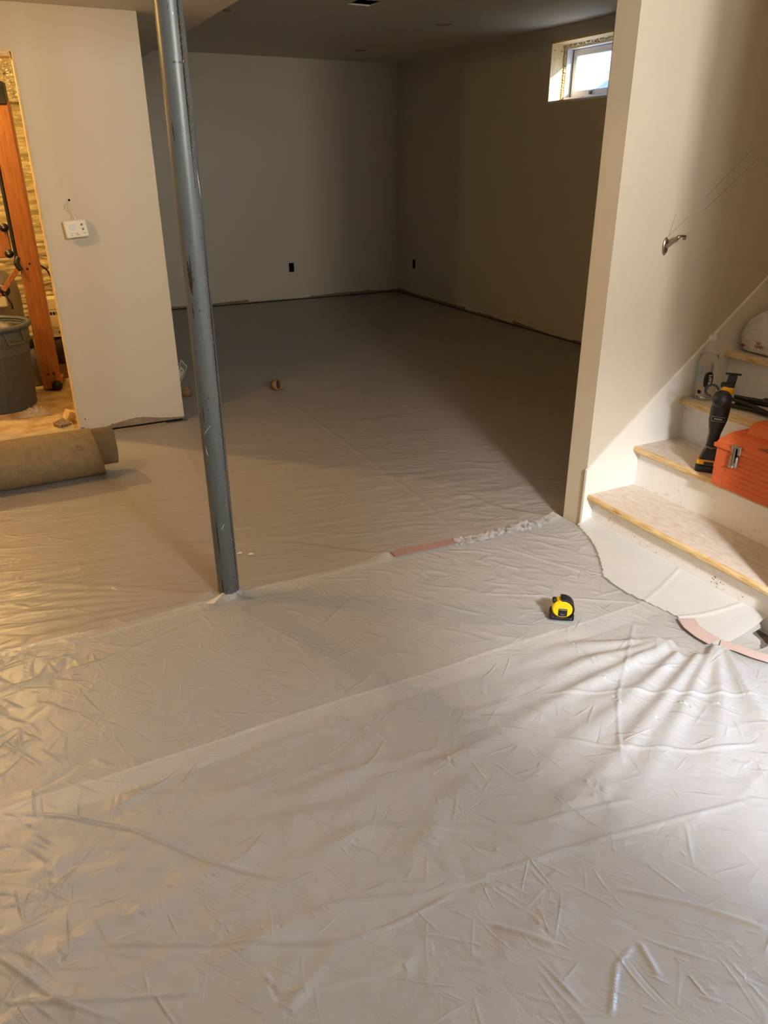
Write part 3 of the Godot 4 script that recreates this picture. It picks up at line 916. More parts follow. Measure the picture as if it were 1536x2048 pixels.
	strip("tape_strip", "faded pink tape patch at the stair foot, farther of two", [Vector3(2.015, 0.026, -1.57), Vector3(1.99, 0.027, -1.52), Vector3(1.985, 0.026, -1.47), Vector3(1.99, 0.026, -1.42)], 0.06, M.pink_faded)
	strip("tape_strip", "faded pink tape patch at the stair foot, nearer of two", [Vector3(2.0, 0.025, -1.405), Vector3(2.03, 0.024, -1.36), Vector3(2.05, 0.023, -1.31), Vector3(2.085, 0.022, -1.25)], 0.045, M.pink_faded)
	# crumpled clear tape along the seam near the wall end
	var ct := begin()
	for k in 46:
		var x := lerpf(1.62, 2.17, k / 45.0)
		for j in 3:
			var c := Vector3(x + rng.randf_range(-0.01, 0.01), 0.014 + rng.randf_range(0.0, 0.008), -2.475 + rng.randf_range(-0.02, 0.02))
			var a := rng.randf() * TAU
			var u := Vector3(cos(a), rng.randf_range(-0.6, 0.6), sin(a)) * rng.randf_range(0.008, 0.02)
			var v := Vector3(-sin(a), rng.randf_range(-0.4, 0.8), cos(a)) * rng.randf_range(0.005, 0.011)
			quad(ct, c - u - v, c + u - v, c + u + v, c - u + v)
			quad(ct, c - u + v, c + u + v, c + u - v, c - u - v)
	var clear := plain(Color(0.95, 0.95, 0.95, 0.25), 0.1, 0.0, 0.9)
	clear.transparency = BaseMaterial3D.TRANSPARENCY_ALPHA
	tag(obj("tape_strip", done(ct), clear), "crumpled shiny clear tape along the seam by the wall end", "tape")

func strip(called: String, label: String, pts: Array, width: float, m: Material) -> void:
	var st := begin()
	for i in range(pts.size() - 1):
		var a: Vector3 = pts[i]
		var b: Vector3 = pts[i + 1]
		var da: Vector3 = (pts[i + 1] - pts[maxi(i - 1, 0)]).cross(Vector3.UP).normalized() * width / 2
		var db: Vector3 = (pts[mini(i + 2, pts.size() - 1)] - pts[i]).cross(Vector3.UP).normalized() * width / 2
		var t := Vector3(0, 0.0008, 0)
		quad(st, a - da + t, a + da + t, b + db + t, b - db + t)
		quad(st, a + da - t, a - da - t, b - db - t, b + db - t)
		quad(st, a + da - t, b + db - t, b + db + t, a + da + t)
		quad(st, b - db - t, a - da - t, a - da + t, b - db + t)
	tag(obj(called, done(st), m), label, "tape")

func build_stairs() -> void:
	var zf := -2.322
	var zn := -1.346
	var s := thing("staircase", "straight white-risered basement stairs with unfinished plywood treads", "staircase", Vector3.ZERO)
	for n in range(1, 10):
		var rx := 2.221 + 0.2385 * (n - 1)
		var y := 0.187 * n
		obj("riser", box(Vector3(rx, y - 0.187, zf), Vector3(rx + 0.018, y - 0.027, zn)), M.riser, s)
		var t := obj("tread", box(Vector3(rx - 0.024, y - 0.027, zf), Vector3(rx + 0.2385, y, zn)), M.tread, s)
		# the worn, rounded front edge
		var e := begin()
		var prev := []
		var cuts := 60
		for k in cuts + 1:
			var z := lerpf(zf, zn, float(k) / cuts)
			var wear := 0.0016 * maxf(0.0, rng.randf_range(-1.0, 1.6))
			var ringp := []
			for q in [[-0.024, 0.0003], [-0.031 + wear, -0.0008 - wear * 0.6], [-0.0355 + wear, -0.0055], [-0.036, -0.0135], [-0.0355, -0.021], [-0.032, -0.0262], [-0.024, -0.0275]]:
				ringp.append(Vector3(rx + q[0], y + q[1], z))
			if prev.size():
				for j in range(ringp.size() - 1):
					quad(e, prev[j + 1], ringp[j + 1], ringp[j], prev[j])
			prev = ringp
		obj("nosing", done(e), M.ply_edge, t)
	# scuff marks on the lowest riser
	var sc := begin()
	for q in [[-2.2, 0.12, 8], [-2.04, 0.07, 13], [-1.98, 0.085, 6], [-1.63, 0.09, 14], [-1.5, 0.11, 4]]:
		for k in q[2]:
			var z: float = q[0] + rng.randfn(0, 0.022)
			var y: float = clampf(q[1] + rng.randfn(0, 0.014), 0.03, 0.15)
			var r := rng.randf_range(0.0006, 0.002)
			quad(sc, Vector3(2.2203, y - r, z - r * 1.4), Vector3(2.2203, y - r, z + r * 1.4), Vector3(2.2203, y + r, z + r), Vector3(2.2203, y + r, z - r))
	var scm := obj("scuff", done(sc), M.stamp_ink, s)
	scm.set_meta("kind", "stuff")
	# the skirt board on the wall
	var sk := obj("skirt_board", prismed([Vector2(2.168, 0.0), Vector2(4.6, 0.0), Vector2(4.6, 2.275), Vector2(2.168, 0.305)], -2.336, -2.322, Transform3D(), 0.0015), M.gloss_paint)
	sk.name = "trim_2"
	sk.set_meta("kind", "structure")
	sk.set_meta("label", "white skirt board rising along the stair wall")

func build_column() -> void:
	var n := Vector2i(256, 2048)
	var im := Image.create(n.x, n.y, false, Image.FORMAT_RGB8)
	var nz := FastNoiseLite.new()
	nz.frequency = 0.02
	nz.seed = 5
	var fine := FastNoiseLite.new()
	fine.frequency = 0.15
	fine.seed = 6
	for y in n.y:
		for x in n.x:
			var v := 0.5 + 0.16 * nz.get_noise_2d(x * 2.0, y * 0.4) + 0.05 * fine.get_noise_2d(x, y * 0.5)
			im.set_pixel(x, y, Color(0.35, 0.365, 0.37) * (0.8 + 0.4 * v))
	var H := 2.25
	# f: place across the visible face (-1 left rim, 1 right rim); y: height
	var mark := func(f0: float, f1: float, y0: float, y1: float, wide: float, c: Color, broken: float) -> void:
		var steps := int(absf(y1 - y0) / H * n.y) + 8
		for k in steps:
			var t := float(k) / steps
			if rng.randf() < broken: continue
			var u := (0.5 + asin(clampf(lerpf(f0, f1, t), -0.99, 0.99)) / TAU) * n.x
			var vy := (1.0 - lerpf(y0, y1, t) / H) * n.y
			var w := wide * (0.5 + rng.randf()) * (1.0 - pow(absf(2 * t - 1), 3.0))
			im.fill_rect(Rect2i(int(u - w / 2), int(vy), maxi(1, int(round(w))), 2), c)
	var dark := rgb8(24, 20, 18)
	var rust := rgb8(92, 66, 44)
	mark.call(0.63, 0.60, 2.2, 1.45, 4.6, dark, 0.06)
	mark.call(0.74, 0.72, 2.1, 1.4, 5.0, rust, 0.6)
	mark.call(0.85, 0.95, 1.5, 1.42, 3.0, rgb8(228, 226, 220), 0.0)
	mark.call(0.89, 0.79, 1.4, 0.4, 4.6, dark, 0.08)
	mark.call(0.8, 0.72, 1.3, 0.3, 7.0, rust, 0.75)
	mark.call(0.79, 0.85, 0.45, 0.02, 4.6, dark, 0.08)
	mark.call(-0.58, -0.45, 1.245, 1.135, 9.0, rgb8(46, 34, 26), 0.05)
	mark.call(-0.38, -0.36, 1.26, 1.16, 3.0, dark, 0.2)
	mark.call(-0.55, -0.52, 1.11, 1.06, 3.0, dark, 0.1)
	mark.call(-0.6, -0.55, 1.63, 1.58, 3.0, dark, 0.1)
	mark.call(-0.6, -0.58, 0.77, 0.71, 3.0, dark, 0.1)
	mark.call(-0.5, -0.48, 0.345, 0.175, 3.6, rgb8(8, 8, 8), 0.02)
	mark.call(-0.55, -0.5, 0.10, 0.02, 4.0, rgb8(8, 8, 8), 0.3)
	mark.call(-0.75, -0.1, 0.665, 0.70, 1.4, rgb8(196, 200, 204), 0.2)
	mark.call(-0.72, -0.6, 0.62, 0.585, 3.0, rgb8(224, 224, 220), 0.0)
	mark.call(-0.1, 0.2, 0.30, 0.32, 1.6, rgb8(190, 194, 198), 0.1)
	mark.call(-0.3, 0.1, 1.98, 2.0, 3.0, rgb8(150, 150, 148), 0.2)
	var ty := int((1.0 - 1.785 / H) * n.y)
	im.fill_rect(Rect2i(int(0.485 * n.x), ty, 22, 4), dark)
	im.fill_rect(Rect2i(int(0.57 * n.x), ty + 1, 16, 3), rgb8(60, 44, 36))
	for k in 420:
		var f := rng.randf_range(0.55, 0.98) if k < 260 else rng.randf_range(-0.95, 0.95)
		var u := int((0.5 + asin(f) / TAU) * n.x)
		var c := dark if rng.randf() < 0.5 else rust
		if rng.randf() < 0.05: c = rgb8(190, 192, 192)
		im.fill_rect(Rect2i(u, rng.randi_range(0, n.y - 8), rng.randi_range(1, 2), rng.randi_range(2, 8)), c)
	var m := plain(Color.WHITE, 0.38, 0.0, 0.5)
	m.albedo_texture = ImageTexture.create_from_image(im)
	var facing := atan2(-0.612, 2.535)
	var col := thing("steel_column", "grey painted round steel support column, chipped and rust streaked, warm lit on the left", "column", Vector3(0.612, 0, -2.535), facing + PI)
	obj("pole", lathed([Vector2(0.0405, 0.0), Vector2(0.0405, 2.25)], 56), m, col)
	var st := begin(false)
	var prof := []
	lathe(st, [Vector2(0.0405, 0.026), Vector2(0.0418, 0.02), Vector2(0.043, 0.013), Vector2(0.05, 0.0085), Vector2(0.062, 0.004)], 26)
	var gm := done(st)
	obj("grout_collar", roughened(gm, 0.004, 60.0), M.grout, col)
	var fl := begin()
	var lift := [[Vector3(-0.045, 0.012, -0.05), Vector3(-0.02, 0.035, -0.06), Vector3(-0.075, 0.03, -0.085), Vector3(-0.09, 0.01, -0.06)], [Vector3(0.05, 0.018, -0.04), Vector3(0.02, 0.04, -0.05), Vector3(0.06, 0.02, -0.09), Vector3(0.095, 0.012, -0.07)], [Vector3(0.045, 0.04, 0.01), Vector3(0.05, 0.016, 0.05), Vector3(0.07, 0.03, 0.04), Vector3(0.062, 0.05, 0.012)]]
	for q in lift:
		quad(fl, q[0], q[1], q[2], q[3])
		quad(fl, q[3], q[2], q[1], q[0])
	obj("film_flap", done(fl), M.film_double, col)

# the same mesh with every corner pushed about by noise of its place
func roughened(mesh: ArrayMesh, amount: float, freq: float, sd := 3) -> ArrayMesh:
	var n := FastNoiseLite.new()
	n.frequency = 1.0
	n.seed = sd
	var mdt := MeshDataTool.new()
	mdt.create_from_surface(mesh, 0)
	for i in mdt.get_vertex_count():
		var p := mdt.get_vertex(i)
		mdt.set_vertex(i, p + Vector3(n.get_noise_3dv(p * freq), n.get_noise_3dv(p * freq + Vector3.ONE * 31.7), n.get_noise_3dv(p * freq + Vector3.ONE * 77.1)) * amount)
	var out := ArrayMesh.new()
	mdt.commit_to_surface(out)
	var st := SurfaceTool.new()
	st.create_from(out, 0)
	st.generate_normals()
	return st.commit()

func bulb(called: String, label: String, at: Vector3, energy: float, c: Color) -> void:
	var l := thing(called, label, "lamp", at)
	var g := plain(Color.WHITE, 0.5)
	g.emission_enabled = true
	g.emission = c
	g.emission_energy_multiplier = 2.0
	obj("bulb", lathed([Vector2(0.0, -0.06), Vector2(0.02, -0.055), Vector2(0.03, -0.035), Vector2(0.03, -0.015), Vector2(0.016, 0.015), Vector2(0.0, 0.018)], 20), g, l)
	obj("socket", lathed([Vector2(0.0, 0.012), Vector2(0.02, 0.014), Vector2(0.022, 0.05), Vector2(0.05, 0.055), Vector2(0.05, 0.065), Vector2(0.0, 0.065)], 20), M.white_plastic, l)
	var o := OmniLight3D.new()
	o.name = "light"
	o.light_color = c
	o.light_energy = energy
	o.light_size = 0.03
	o.omni_range = 14.0
	o.omni_attenuation = 2.0
	o.shadow_enabled = true
	o.position = Vector3(0, -0.03, 0)
	l.add_child(o)

func build_utility_room() -> void:
	bulb("utility_lamp", "bare warm bulb under the utility room ceiling", Vector3(-0.55, 2.17, -5.75), 3.0, rgb8(255, 206, 124))
	bulb("ceiling_lamp", "bare warm bulb under the soffit left of the view", Vector3(-0.75, 2.17, -3.55), 1.35, rgb8(255, 196, 108))
	bulb("stairwell_lamp", "bare warm bulb at the top of the stairwell", Vector3(3.9, 5.1, -1.85), 0.95, rgb8(255, 206, 136))
	# a clamp lamp on the wall behind the viewer, turned to the stairs
	var cl := thing("clamp_lamp", "clamp work lamp with a metal reflector on the wall behind the viewer", "lamp", Vector3(1.22, 1.80, 0.64))
	cl.look_at_from_position(cl.position, Vector3(2.1, 0.0, -1.45), Vector3.UP)
	var ax := Transform3D(Basis(Vector3.RIGHT, -PI / 2), Vector3.ZERO)
	obj("reflector", lathed([Vector2(0.105, 0.0), Vector2(0.1, -0.035), Vector2(0.07, -0.075), Vector2(0.03, -0.095), Vector2(0.028, -0.094), Vector2(0.068, -0.072), Vector2(0.097, -0.034), Vector2(0.102, 0.0), Vector2(0.105, 0.0)], 36, ax), M.silver, cl)
	obj("socket", lathed([Vector2(0.0, -0.17), Vector2(0.022, -0.168), Vector2(0.026, -0.1), Vector2(0.0, -0.095)], 24, ax), M.black, cl)
	obj("clamp_arm", tubed([Vector3(0, 0, 0.15), Vector3(0.0, 0.06, 0.2), Vector3(0.0, 0.17, 0.22)], 0.008), M.silver, cl)
	var glow := plain(Color.WHITE, 0.5)
	glow.emission_enabled = true
	glow.emission = rgb8(246, 248, 255)
	glow.emission_energy_multiplier = 3.0
	obj("lens", lathed([Vector2(0.0, -0.012), Vector2(0.06, -0.016), Vector2(0.09, -0.024)], 36, ax), glow, cl)
	var sp := SpotLight3D.new()
	sp.name = "light"
	sp.light_color = rgb8(248, 249, 255)
	sp.light_energy = 12.8
	sp.light_size = 0.1
	sp.spot_angle = 24.0
	sp.spot_angle_attenuation = 1.0
	sp.spot_range = 12.0
	sp.spot_attenuation = 2.0
	sp.shadow_enabled = true
	sp.position = Vector3(0, 0, -0.02)
	cl.add_child(sp)
	# dusty floor behind the opening
	struct("floor_utility", box(Vector3(-3.0, 0.0, -7.2), Vector3(0.865, 0.004, -4.8)), M.dusty_concrete, "dusty tan floor of the utility room")
	# insulation blanket in billows and the foil above it
	var st := begin(false)
	var nz := FastNoiseLite.new()
	nz.frequency = 1.0
	nz.seed = 12
	var rz := FastNoiseLite.new()
	rz.frequency = 1.0
	rz.fractal_type = FastNoiseLite.FRACTAL_RIDGED
	rz.fractal_octaves = 3
	rz.seed = 15
	for part in 2:
		st = begin(part == 1)
		var nyy := 190 if part == 0 else 56
		var nxx := 40 if part == 0 else 110
		for j in nyy:
			for i in nxx:
				var p := []
				for q in [[i, j], [i + 1, j], [i + 1, j + 1], [i, j + 1]]:
					var x := lerpf(-0.3, 0.865, float(q[0]) / nxx)
					var y := lerpf(0.0, 1.97, float(q[1]) / nyy) if part == 0 else lerpf(1.95, 2.26, float(q[1]) / nyy)
					var z := -7.15 - 0.03 * rz.get_noise_2d(x * 1.3, y * 13.0) + 0.025 * nz.get_noise_2d(x * 4.0, y * 5.0) if part == 0 else -7.1 + 0.4 * pow((y - 1.95) / 0.31, 1.5) + 0.035 * rz.get_noise_2d(x * 14.0 + y * 12.0, y * 13.0 - x * 5.0) + 0.012 * nz.get_noise_2d(x * 70.0, y * 66.0)
					p.append(Vector3(x, y, z))
				quad(st, p[0], p[1], p[2], p[3])
		var o := obj("insulation_blanket" if part == 0 else "foil_insulation", done(st), M.facing if part == 0 else M.foil)
		tag(o, "wrinkled tan-faced insulation blanket on the utility room wall" if part == 0 else "shiny crumpled foil insulation high in the utility room opening", "insulation")
	# wooden exercise frame
	var f := thing("exercise_frame", "tall oiled wooden exercise frame with black fittings in the utility room doorway", "exercise frame", Vector3(0.30, 0.004, -5.99), -0.2)
	obj("upright", box(Vector3(-0.062, 0.012, -0.05), Vector3(0.062, 1.88, 0.04), 0.006), M.oiled_wood, f)
	obj("top_bracket", box(Vector3(-0.03, 1.86, -0.06), Vector3(0.052, 1.99, 0.052), 0.005), M.black, f)
	obj("top_bracket", box(Vector3(-0.09, 1.93, -0.06), Vector3(0.02, 2.0, 0.052), 0.005), M.black, f)
	obj("guide_rail", box(Vector3(-0.082, 0.93, 0.0), Vector3(-0.064, 1.9, 0.045), 0.003), M.black, f)
	obj("backboard", box(Vector3(-0.5, 0.935, -0.02), Vector3(-0.098, 1.15, 0.0), 0.004), M.oiled_wood, f)
	for y in [1.13, 0.962]:
		obj("roller", lathed([Vector2(0.0, 0.0), Vector2(0.024, 0.0), Vector2(0.027, 0.004), Vector2(0.027, 0.026), Vector2(0.0, 0.03)], 20, Transform3D(Basis(Vector3.RIGHT, PI / 2), Vector3(-0.112, y, 0.01))), M.black, f)
		obj("roller_pin", lathed([Vector2(0.0, 0.0), Vector2(0.008, 0.0), Vector2(0.008, 0.006), Vector2(0.0, 0.007)], 12, Transform3D(Basis(Vector3.RIGHT, PI / 2), Vector3(-0.112, y, 0.038))), M.nickel, f)
	var tilt := Transform3D(Basis(Vector3.BACK, 0.86), Vector3(-0.13, 0.80, 0.03))
	obj("brace", box(Vector3(-0.10, -0.016, -0.014), Vector3(0.09, 0.016, 0.014), 0.003, tilt), M.oiled_wood, f)
	obj("brace", box(Vector3(-0.34, -0.018, -0.014), Vector3(-0.13, 0.018, 0.014), 0.003, Transform3D(Basis(Vector3.BACK, 0.75), Vector3(-0.12, 0.80, 0.02))), M.oiled_wood, f)
	obj("pivot", lathed([Vector2(0.0, -0.02), Vector2(0.04, -0.02), Vector2(0.043, 0.0), Vector2(0.04, 0.012), Vector2(0.0, 0.014)], 22, Transform3D(Basis(Vector3.RIGHT, PI / 2), Vector3(-0.195, 0.725, 0.02))), M.black, f)
	obj("hook", tubed(spline([Vector3(-0.19, 0.71, 0.05), Vector3(-0.17, 0.67, 0.06), Vector3(-0.155, 0.63, 0.055), Vector3(-0.158, 0.60, 0.05)]), 0.007), M.black, f)
	obj("hand_grip", tubed(spline([Vector3(-0.06, 0.94, 0.03), Vector3(-0.075, 0.90, 0.045), Vector3(-0.055, 0.855, 0.045)]), 0.018), M.black, f)
	for q in [Vector2(-0.015, 0.862), Vector2(0.006, 0.895), Vector2(-0.012, 0.125), Vector2(0.027, 0.128)]:
		obj("bolt_head", lathed([Vector2(0.0, 0.003), Vector2(0.007, 0.002), Vector2(0.008, -0.001)], 14, Transform3D(Basis(Vector3.RIGHT, PI / 2), Vector3(q.x, q.y, 0.04))), M.black, f)
	obj("caster", lathed([Vector2(0.0, -0.014), Vector2(0.03, -0.014), Vector2(0.036, -0.008), Vector2(0.036, 0.008), Vector2(0.03, 0.014), Vector2(0.01, 0.014), Vector2(0.008, 0.018), Vector2(0.0, 0.018)], 26, Transform3D(Basis(Vector3.RIGHT, PI / 2), Vector3(0.04, 0.042, 0.058))), M.black_rubber, f)
	obj("foot", box(Vector3(-0.07, 0.004, -0.3), Vector3(0.05, 0.04, -0.05), 0.004), M.oiled_wood, f)
	# dust bin
	var b := thing("trash_can", "round dark grey plastic bin in the utility room doorway", "trash can", Vector3(-0.06, 0.004, -5.70))
	obj("body", lathed([Vector2(0.0, 0.0), Vector2(0.215, 0.0), Vector2(0.228, 0.012), Vector2(0.25, 0.43), Vector2(0.262, 0.435), Vector2(0.266, 0.55), Vector2(0.258, 0.55), Vector2(0.252, 0.44), Vector2(0.22, 0.02), Vector2(0.0, 0.018)], 44), M.bin_grey, b)
	obj("rim", lathed([Vector2(0.254, 0.54), Vector2(0.282, 0.538), Vector2(0.288, 0.552), Vector2(0.282, 0.566), Vector2(0.262, 0.568), Vector2(0.254, 0.555)], 44), M.bin_grey, b)
	for s in [0.62, 0.62 + PI]:
		var hx := Transform3D(Basis(Vector3.UP, s), Vector3.ZERO)
		var hs := begin(false)
		tube(hs, [hx * Vector3(-0.065, 0.53, 0.272), hx * Vector3(-0.06, 0.46, 0.29), hx * Vector3(0.06, 0.46, 0.29), hx * Vector3(0.065, 0.53, 0.272)], 0.008, 8)
		obj("handle", done(hs), M.bin_grey, b)
	obj("liner", roughened(lathed([Vector2(0.0, 0.44), Vector2(0.12, 0.47), Vector2(0.2, 0.45), Vector2(0.25, 0.53)], 40), 0.03, 14.0), M.dark_sack, b)
	# tank behind it
	var t := thing("pressure_tank", "rounded dull metal tank behind the grey bin", "tank", Vector3(0.02, 0.004, -6.55))
	obj("shell", lathed([Vector2(0.0, 0.0), Vector2(0.17, 0.0), Vector2(0.2, 0.04), Vector2(0.205, 0.62), Vector2(0.19, 0.72), Vector2(0.13, 0.79), Vector2(0.04, 0.82), Vector2(0.0, 0.822)], 40), M.tank, t)
	obj("bracket", box(Vector3(-0.07, 0.56, 0.18), Vector3(0.1, 0.66, 0.22), 0.01), M.sheath, t)
	obj("valve", lathed([Vector2(0.0, 0.81), Vector2(0.03, 0.815), Vector2(0.03, 0.86), Vector2(0.0, 0.87)], 16), M.nickel, t)
	# carton, on a stack of dark things
	var k := thing("carton", "cream carton with black print beside the door lining", "box", Vector3(0.452, 0.322, -6.38))
	obj("body", box(Vector3(-0.085, 0.0, -0.08), Vector3(0.11, 0.285, 0.08), 0.004), M.carton, k)
	obj("lid_seam", box(Vector3(-0.086, 0.205, -0.081), Vector3(0.111, 0.208, 0.081)), M.brown_box, k)
	lettering("THE BOLD", 0.026, k, M.grey_ink, Transform3D(Basis(), Vector3(-0.002, 0.066, 0.0803)))
	lettering("OF", 0.026, k, M.grey_ink, Transform3D(Basis(), Vector3(-0.046, 0.035, 0.0803)))
	lettering("KOHLER", 0.032, k, M.ink, Transform3D(Basis(), Vector3(0.034, 0.034, 0.0803)), "lettering", "Droid Sans", 700)
	for q in [-0.055, -0.034, -0.012, 0.0]:
		obj("printed_mark", box(Vector3(q - 0.008, 0.165, 0.0799), Vector3(q + 0.008 if q < -0.02 else q - 0.003, 0.188, 0.0804)), M.ink, k)
	var pk := thing("dark_sack", "dark crumpled plastic sack under the cream carton", "bag", Vector3(0.47, 0.125, -6.42))
	obj("body", roughened(lathed([Vector2(0.0, 0.0), Vector2(0.13, 0.0), Vector2(0.16, 0.06), Vector2(0.15, 0.16), Vector2(0.11, 0.194), Vector2(0.0, 0.195)], 30), 0.025, 13.0), M.dark_sack, pk)
	var bb := thing("brown_box", "low brown cardboard box under the dark sack", "box", Vector3(0.47, 0.004, -6.42))
	obj("body", box(Vector3(-0.13, 0.0, -0.13), Vector3(0.2, 0.113, 0.13), 0.004), M.brown_box, bb)
	obj("flap", box(Vector3(-0.13, 0.108, -0.13), Vector3(0.2, 0.114, -0.005), 0.001), M.cardboard, bb)
	var dk := thing("plastic_jug", "dark jug with ribbed pale neck between bin and wooden frame", "jug", Vector3(0.2, 0.004, -6.2))
	obj("body", lathed([Vector2(0.0, 0.0), Vector2(0.06, 0.0), Vector2(0.066, 0.01), Vector2(0.066, 0.2), Vector2(0.03, 0.28), Vector2(0.0, 0.285)], 24), M.tank, dk)
	obj("cap", lathed([Vector2(0.0, 0.275), Vector2(0.036, 0.28), Vector2(0.036, 0.34), Vector2(0.0, 0.342)], 20), M.black, dk)
	# cable loop
	tag(obj("cable", tubed(spline([Vector3(0.335, 0.62, -6.55), Vector3(0.33, 0.76, -6.5), Vector3(0.37, 0.83, -6.48), Vector3(0.43, 0.80, -6.48), Vector3(0.46, 0.72, -6.5), Vector3(0.47, 0.60, -6.52)]), 0.007), M.black), "black cable looping up behind the wooden frame", "cable")
	# scraps on the threshold
	var wb := thing("wood_block", "small pale sawn wood block by the door lining", "wood block", Vector3(0.30, 0.004, -5.10), 0.0)
	obj("block", boxc(Vector3(0, 0.045, 0), Vector3(0.062, 0.06, 0.05), 0.002, Transform3D(Basis.from_euler(Vector3(0.25, 0.5, -0.45)), Vector3(0.0, 0.008, 0))), M.pine, wb)
	var sb := thing("shim_bundle", "bundle of weathered wooden shims lying by the pale block", "shims", Vector3(0.265, 0.004, -5.03), 0.45)
	for q in 5:
		obj("shim", boxc(Vector3(-0.03 + q * 0.015, 0.016, 0), Vector3(0.012, 0.03, 0.09), 0.001, Transform3D(Basis.from_euler(Vector3(0.05 * q, 0.03 * q - 0.06, 0.15)), Vector3.ZERO)), M.raw_board, sb)
	var cr := begin(false)
	for j in 12:
		for i in 16:
			var p := []
			for q in [[i, j], [i + 1, j], [i + 1, j + 1], [i, j + 1]]:
				var a: float = q[0] / 16.0
				var c: float = q[1] / 12.0
				p.append(Vector3(0.03 + a * 0.19, 0.006 + 0.075 * sin(PI * a) * sin(PI * c) * (0.55 + nz.get_noise_2d(a * 6.0, c * 6.0)), -5.33 - c * 0.10 + 0.02 * nz.get_noise_2d(a * 5 + 9, c * 5)))
			quad(cr, p[0], p[1], p[2], p[3])
	var scrap := plain(Color(0.93, 0.9, 0.85, 0.4), 0.3, 0.0, 0.8)
	scrap.transparency = BaseMaterial3D.TRANSPARENCY_ALPHA
	scrap.cull_mode = BaseMaterial3D.CULL_DISABLED
	tag(obj("film_scrap", done(cr), scrap), "crumpled scrap of clear film at the foot of the grey bin", "plastic scrap")
	var sheet := Sheet.new(-0.6, 0.33, 0.012, -4.4, 0.012, -5.12, 0.012)
	sheet.swell(0.012, 3.0, 51)
	sheet.swell(0.006, 9.0, 52, 0.5, 2.0)
	var bs := func(x: float, z: float) -> float: return 0.014
	var kp := func(x: float, z: float) -> bool: return z > -5.0 + 0.05 * sin(x * 13.0) + 0.03 * sin(x * 31.0)
	var fz: StandardMaterial3D = M.film.duplicate()
	fz.albedo_color = Color(0.9, 0.86, 0.78, 0.5)
	tag(obj("plastic_sheet", sheet.mesh(bs, kp), fz), "rumpled edge of plastic sheet in the utility room doorway behind the paper roll", "plastic sheet")

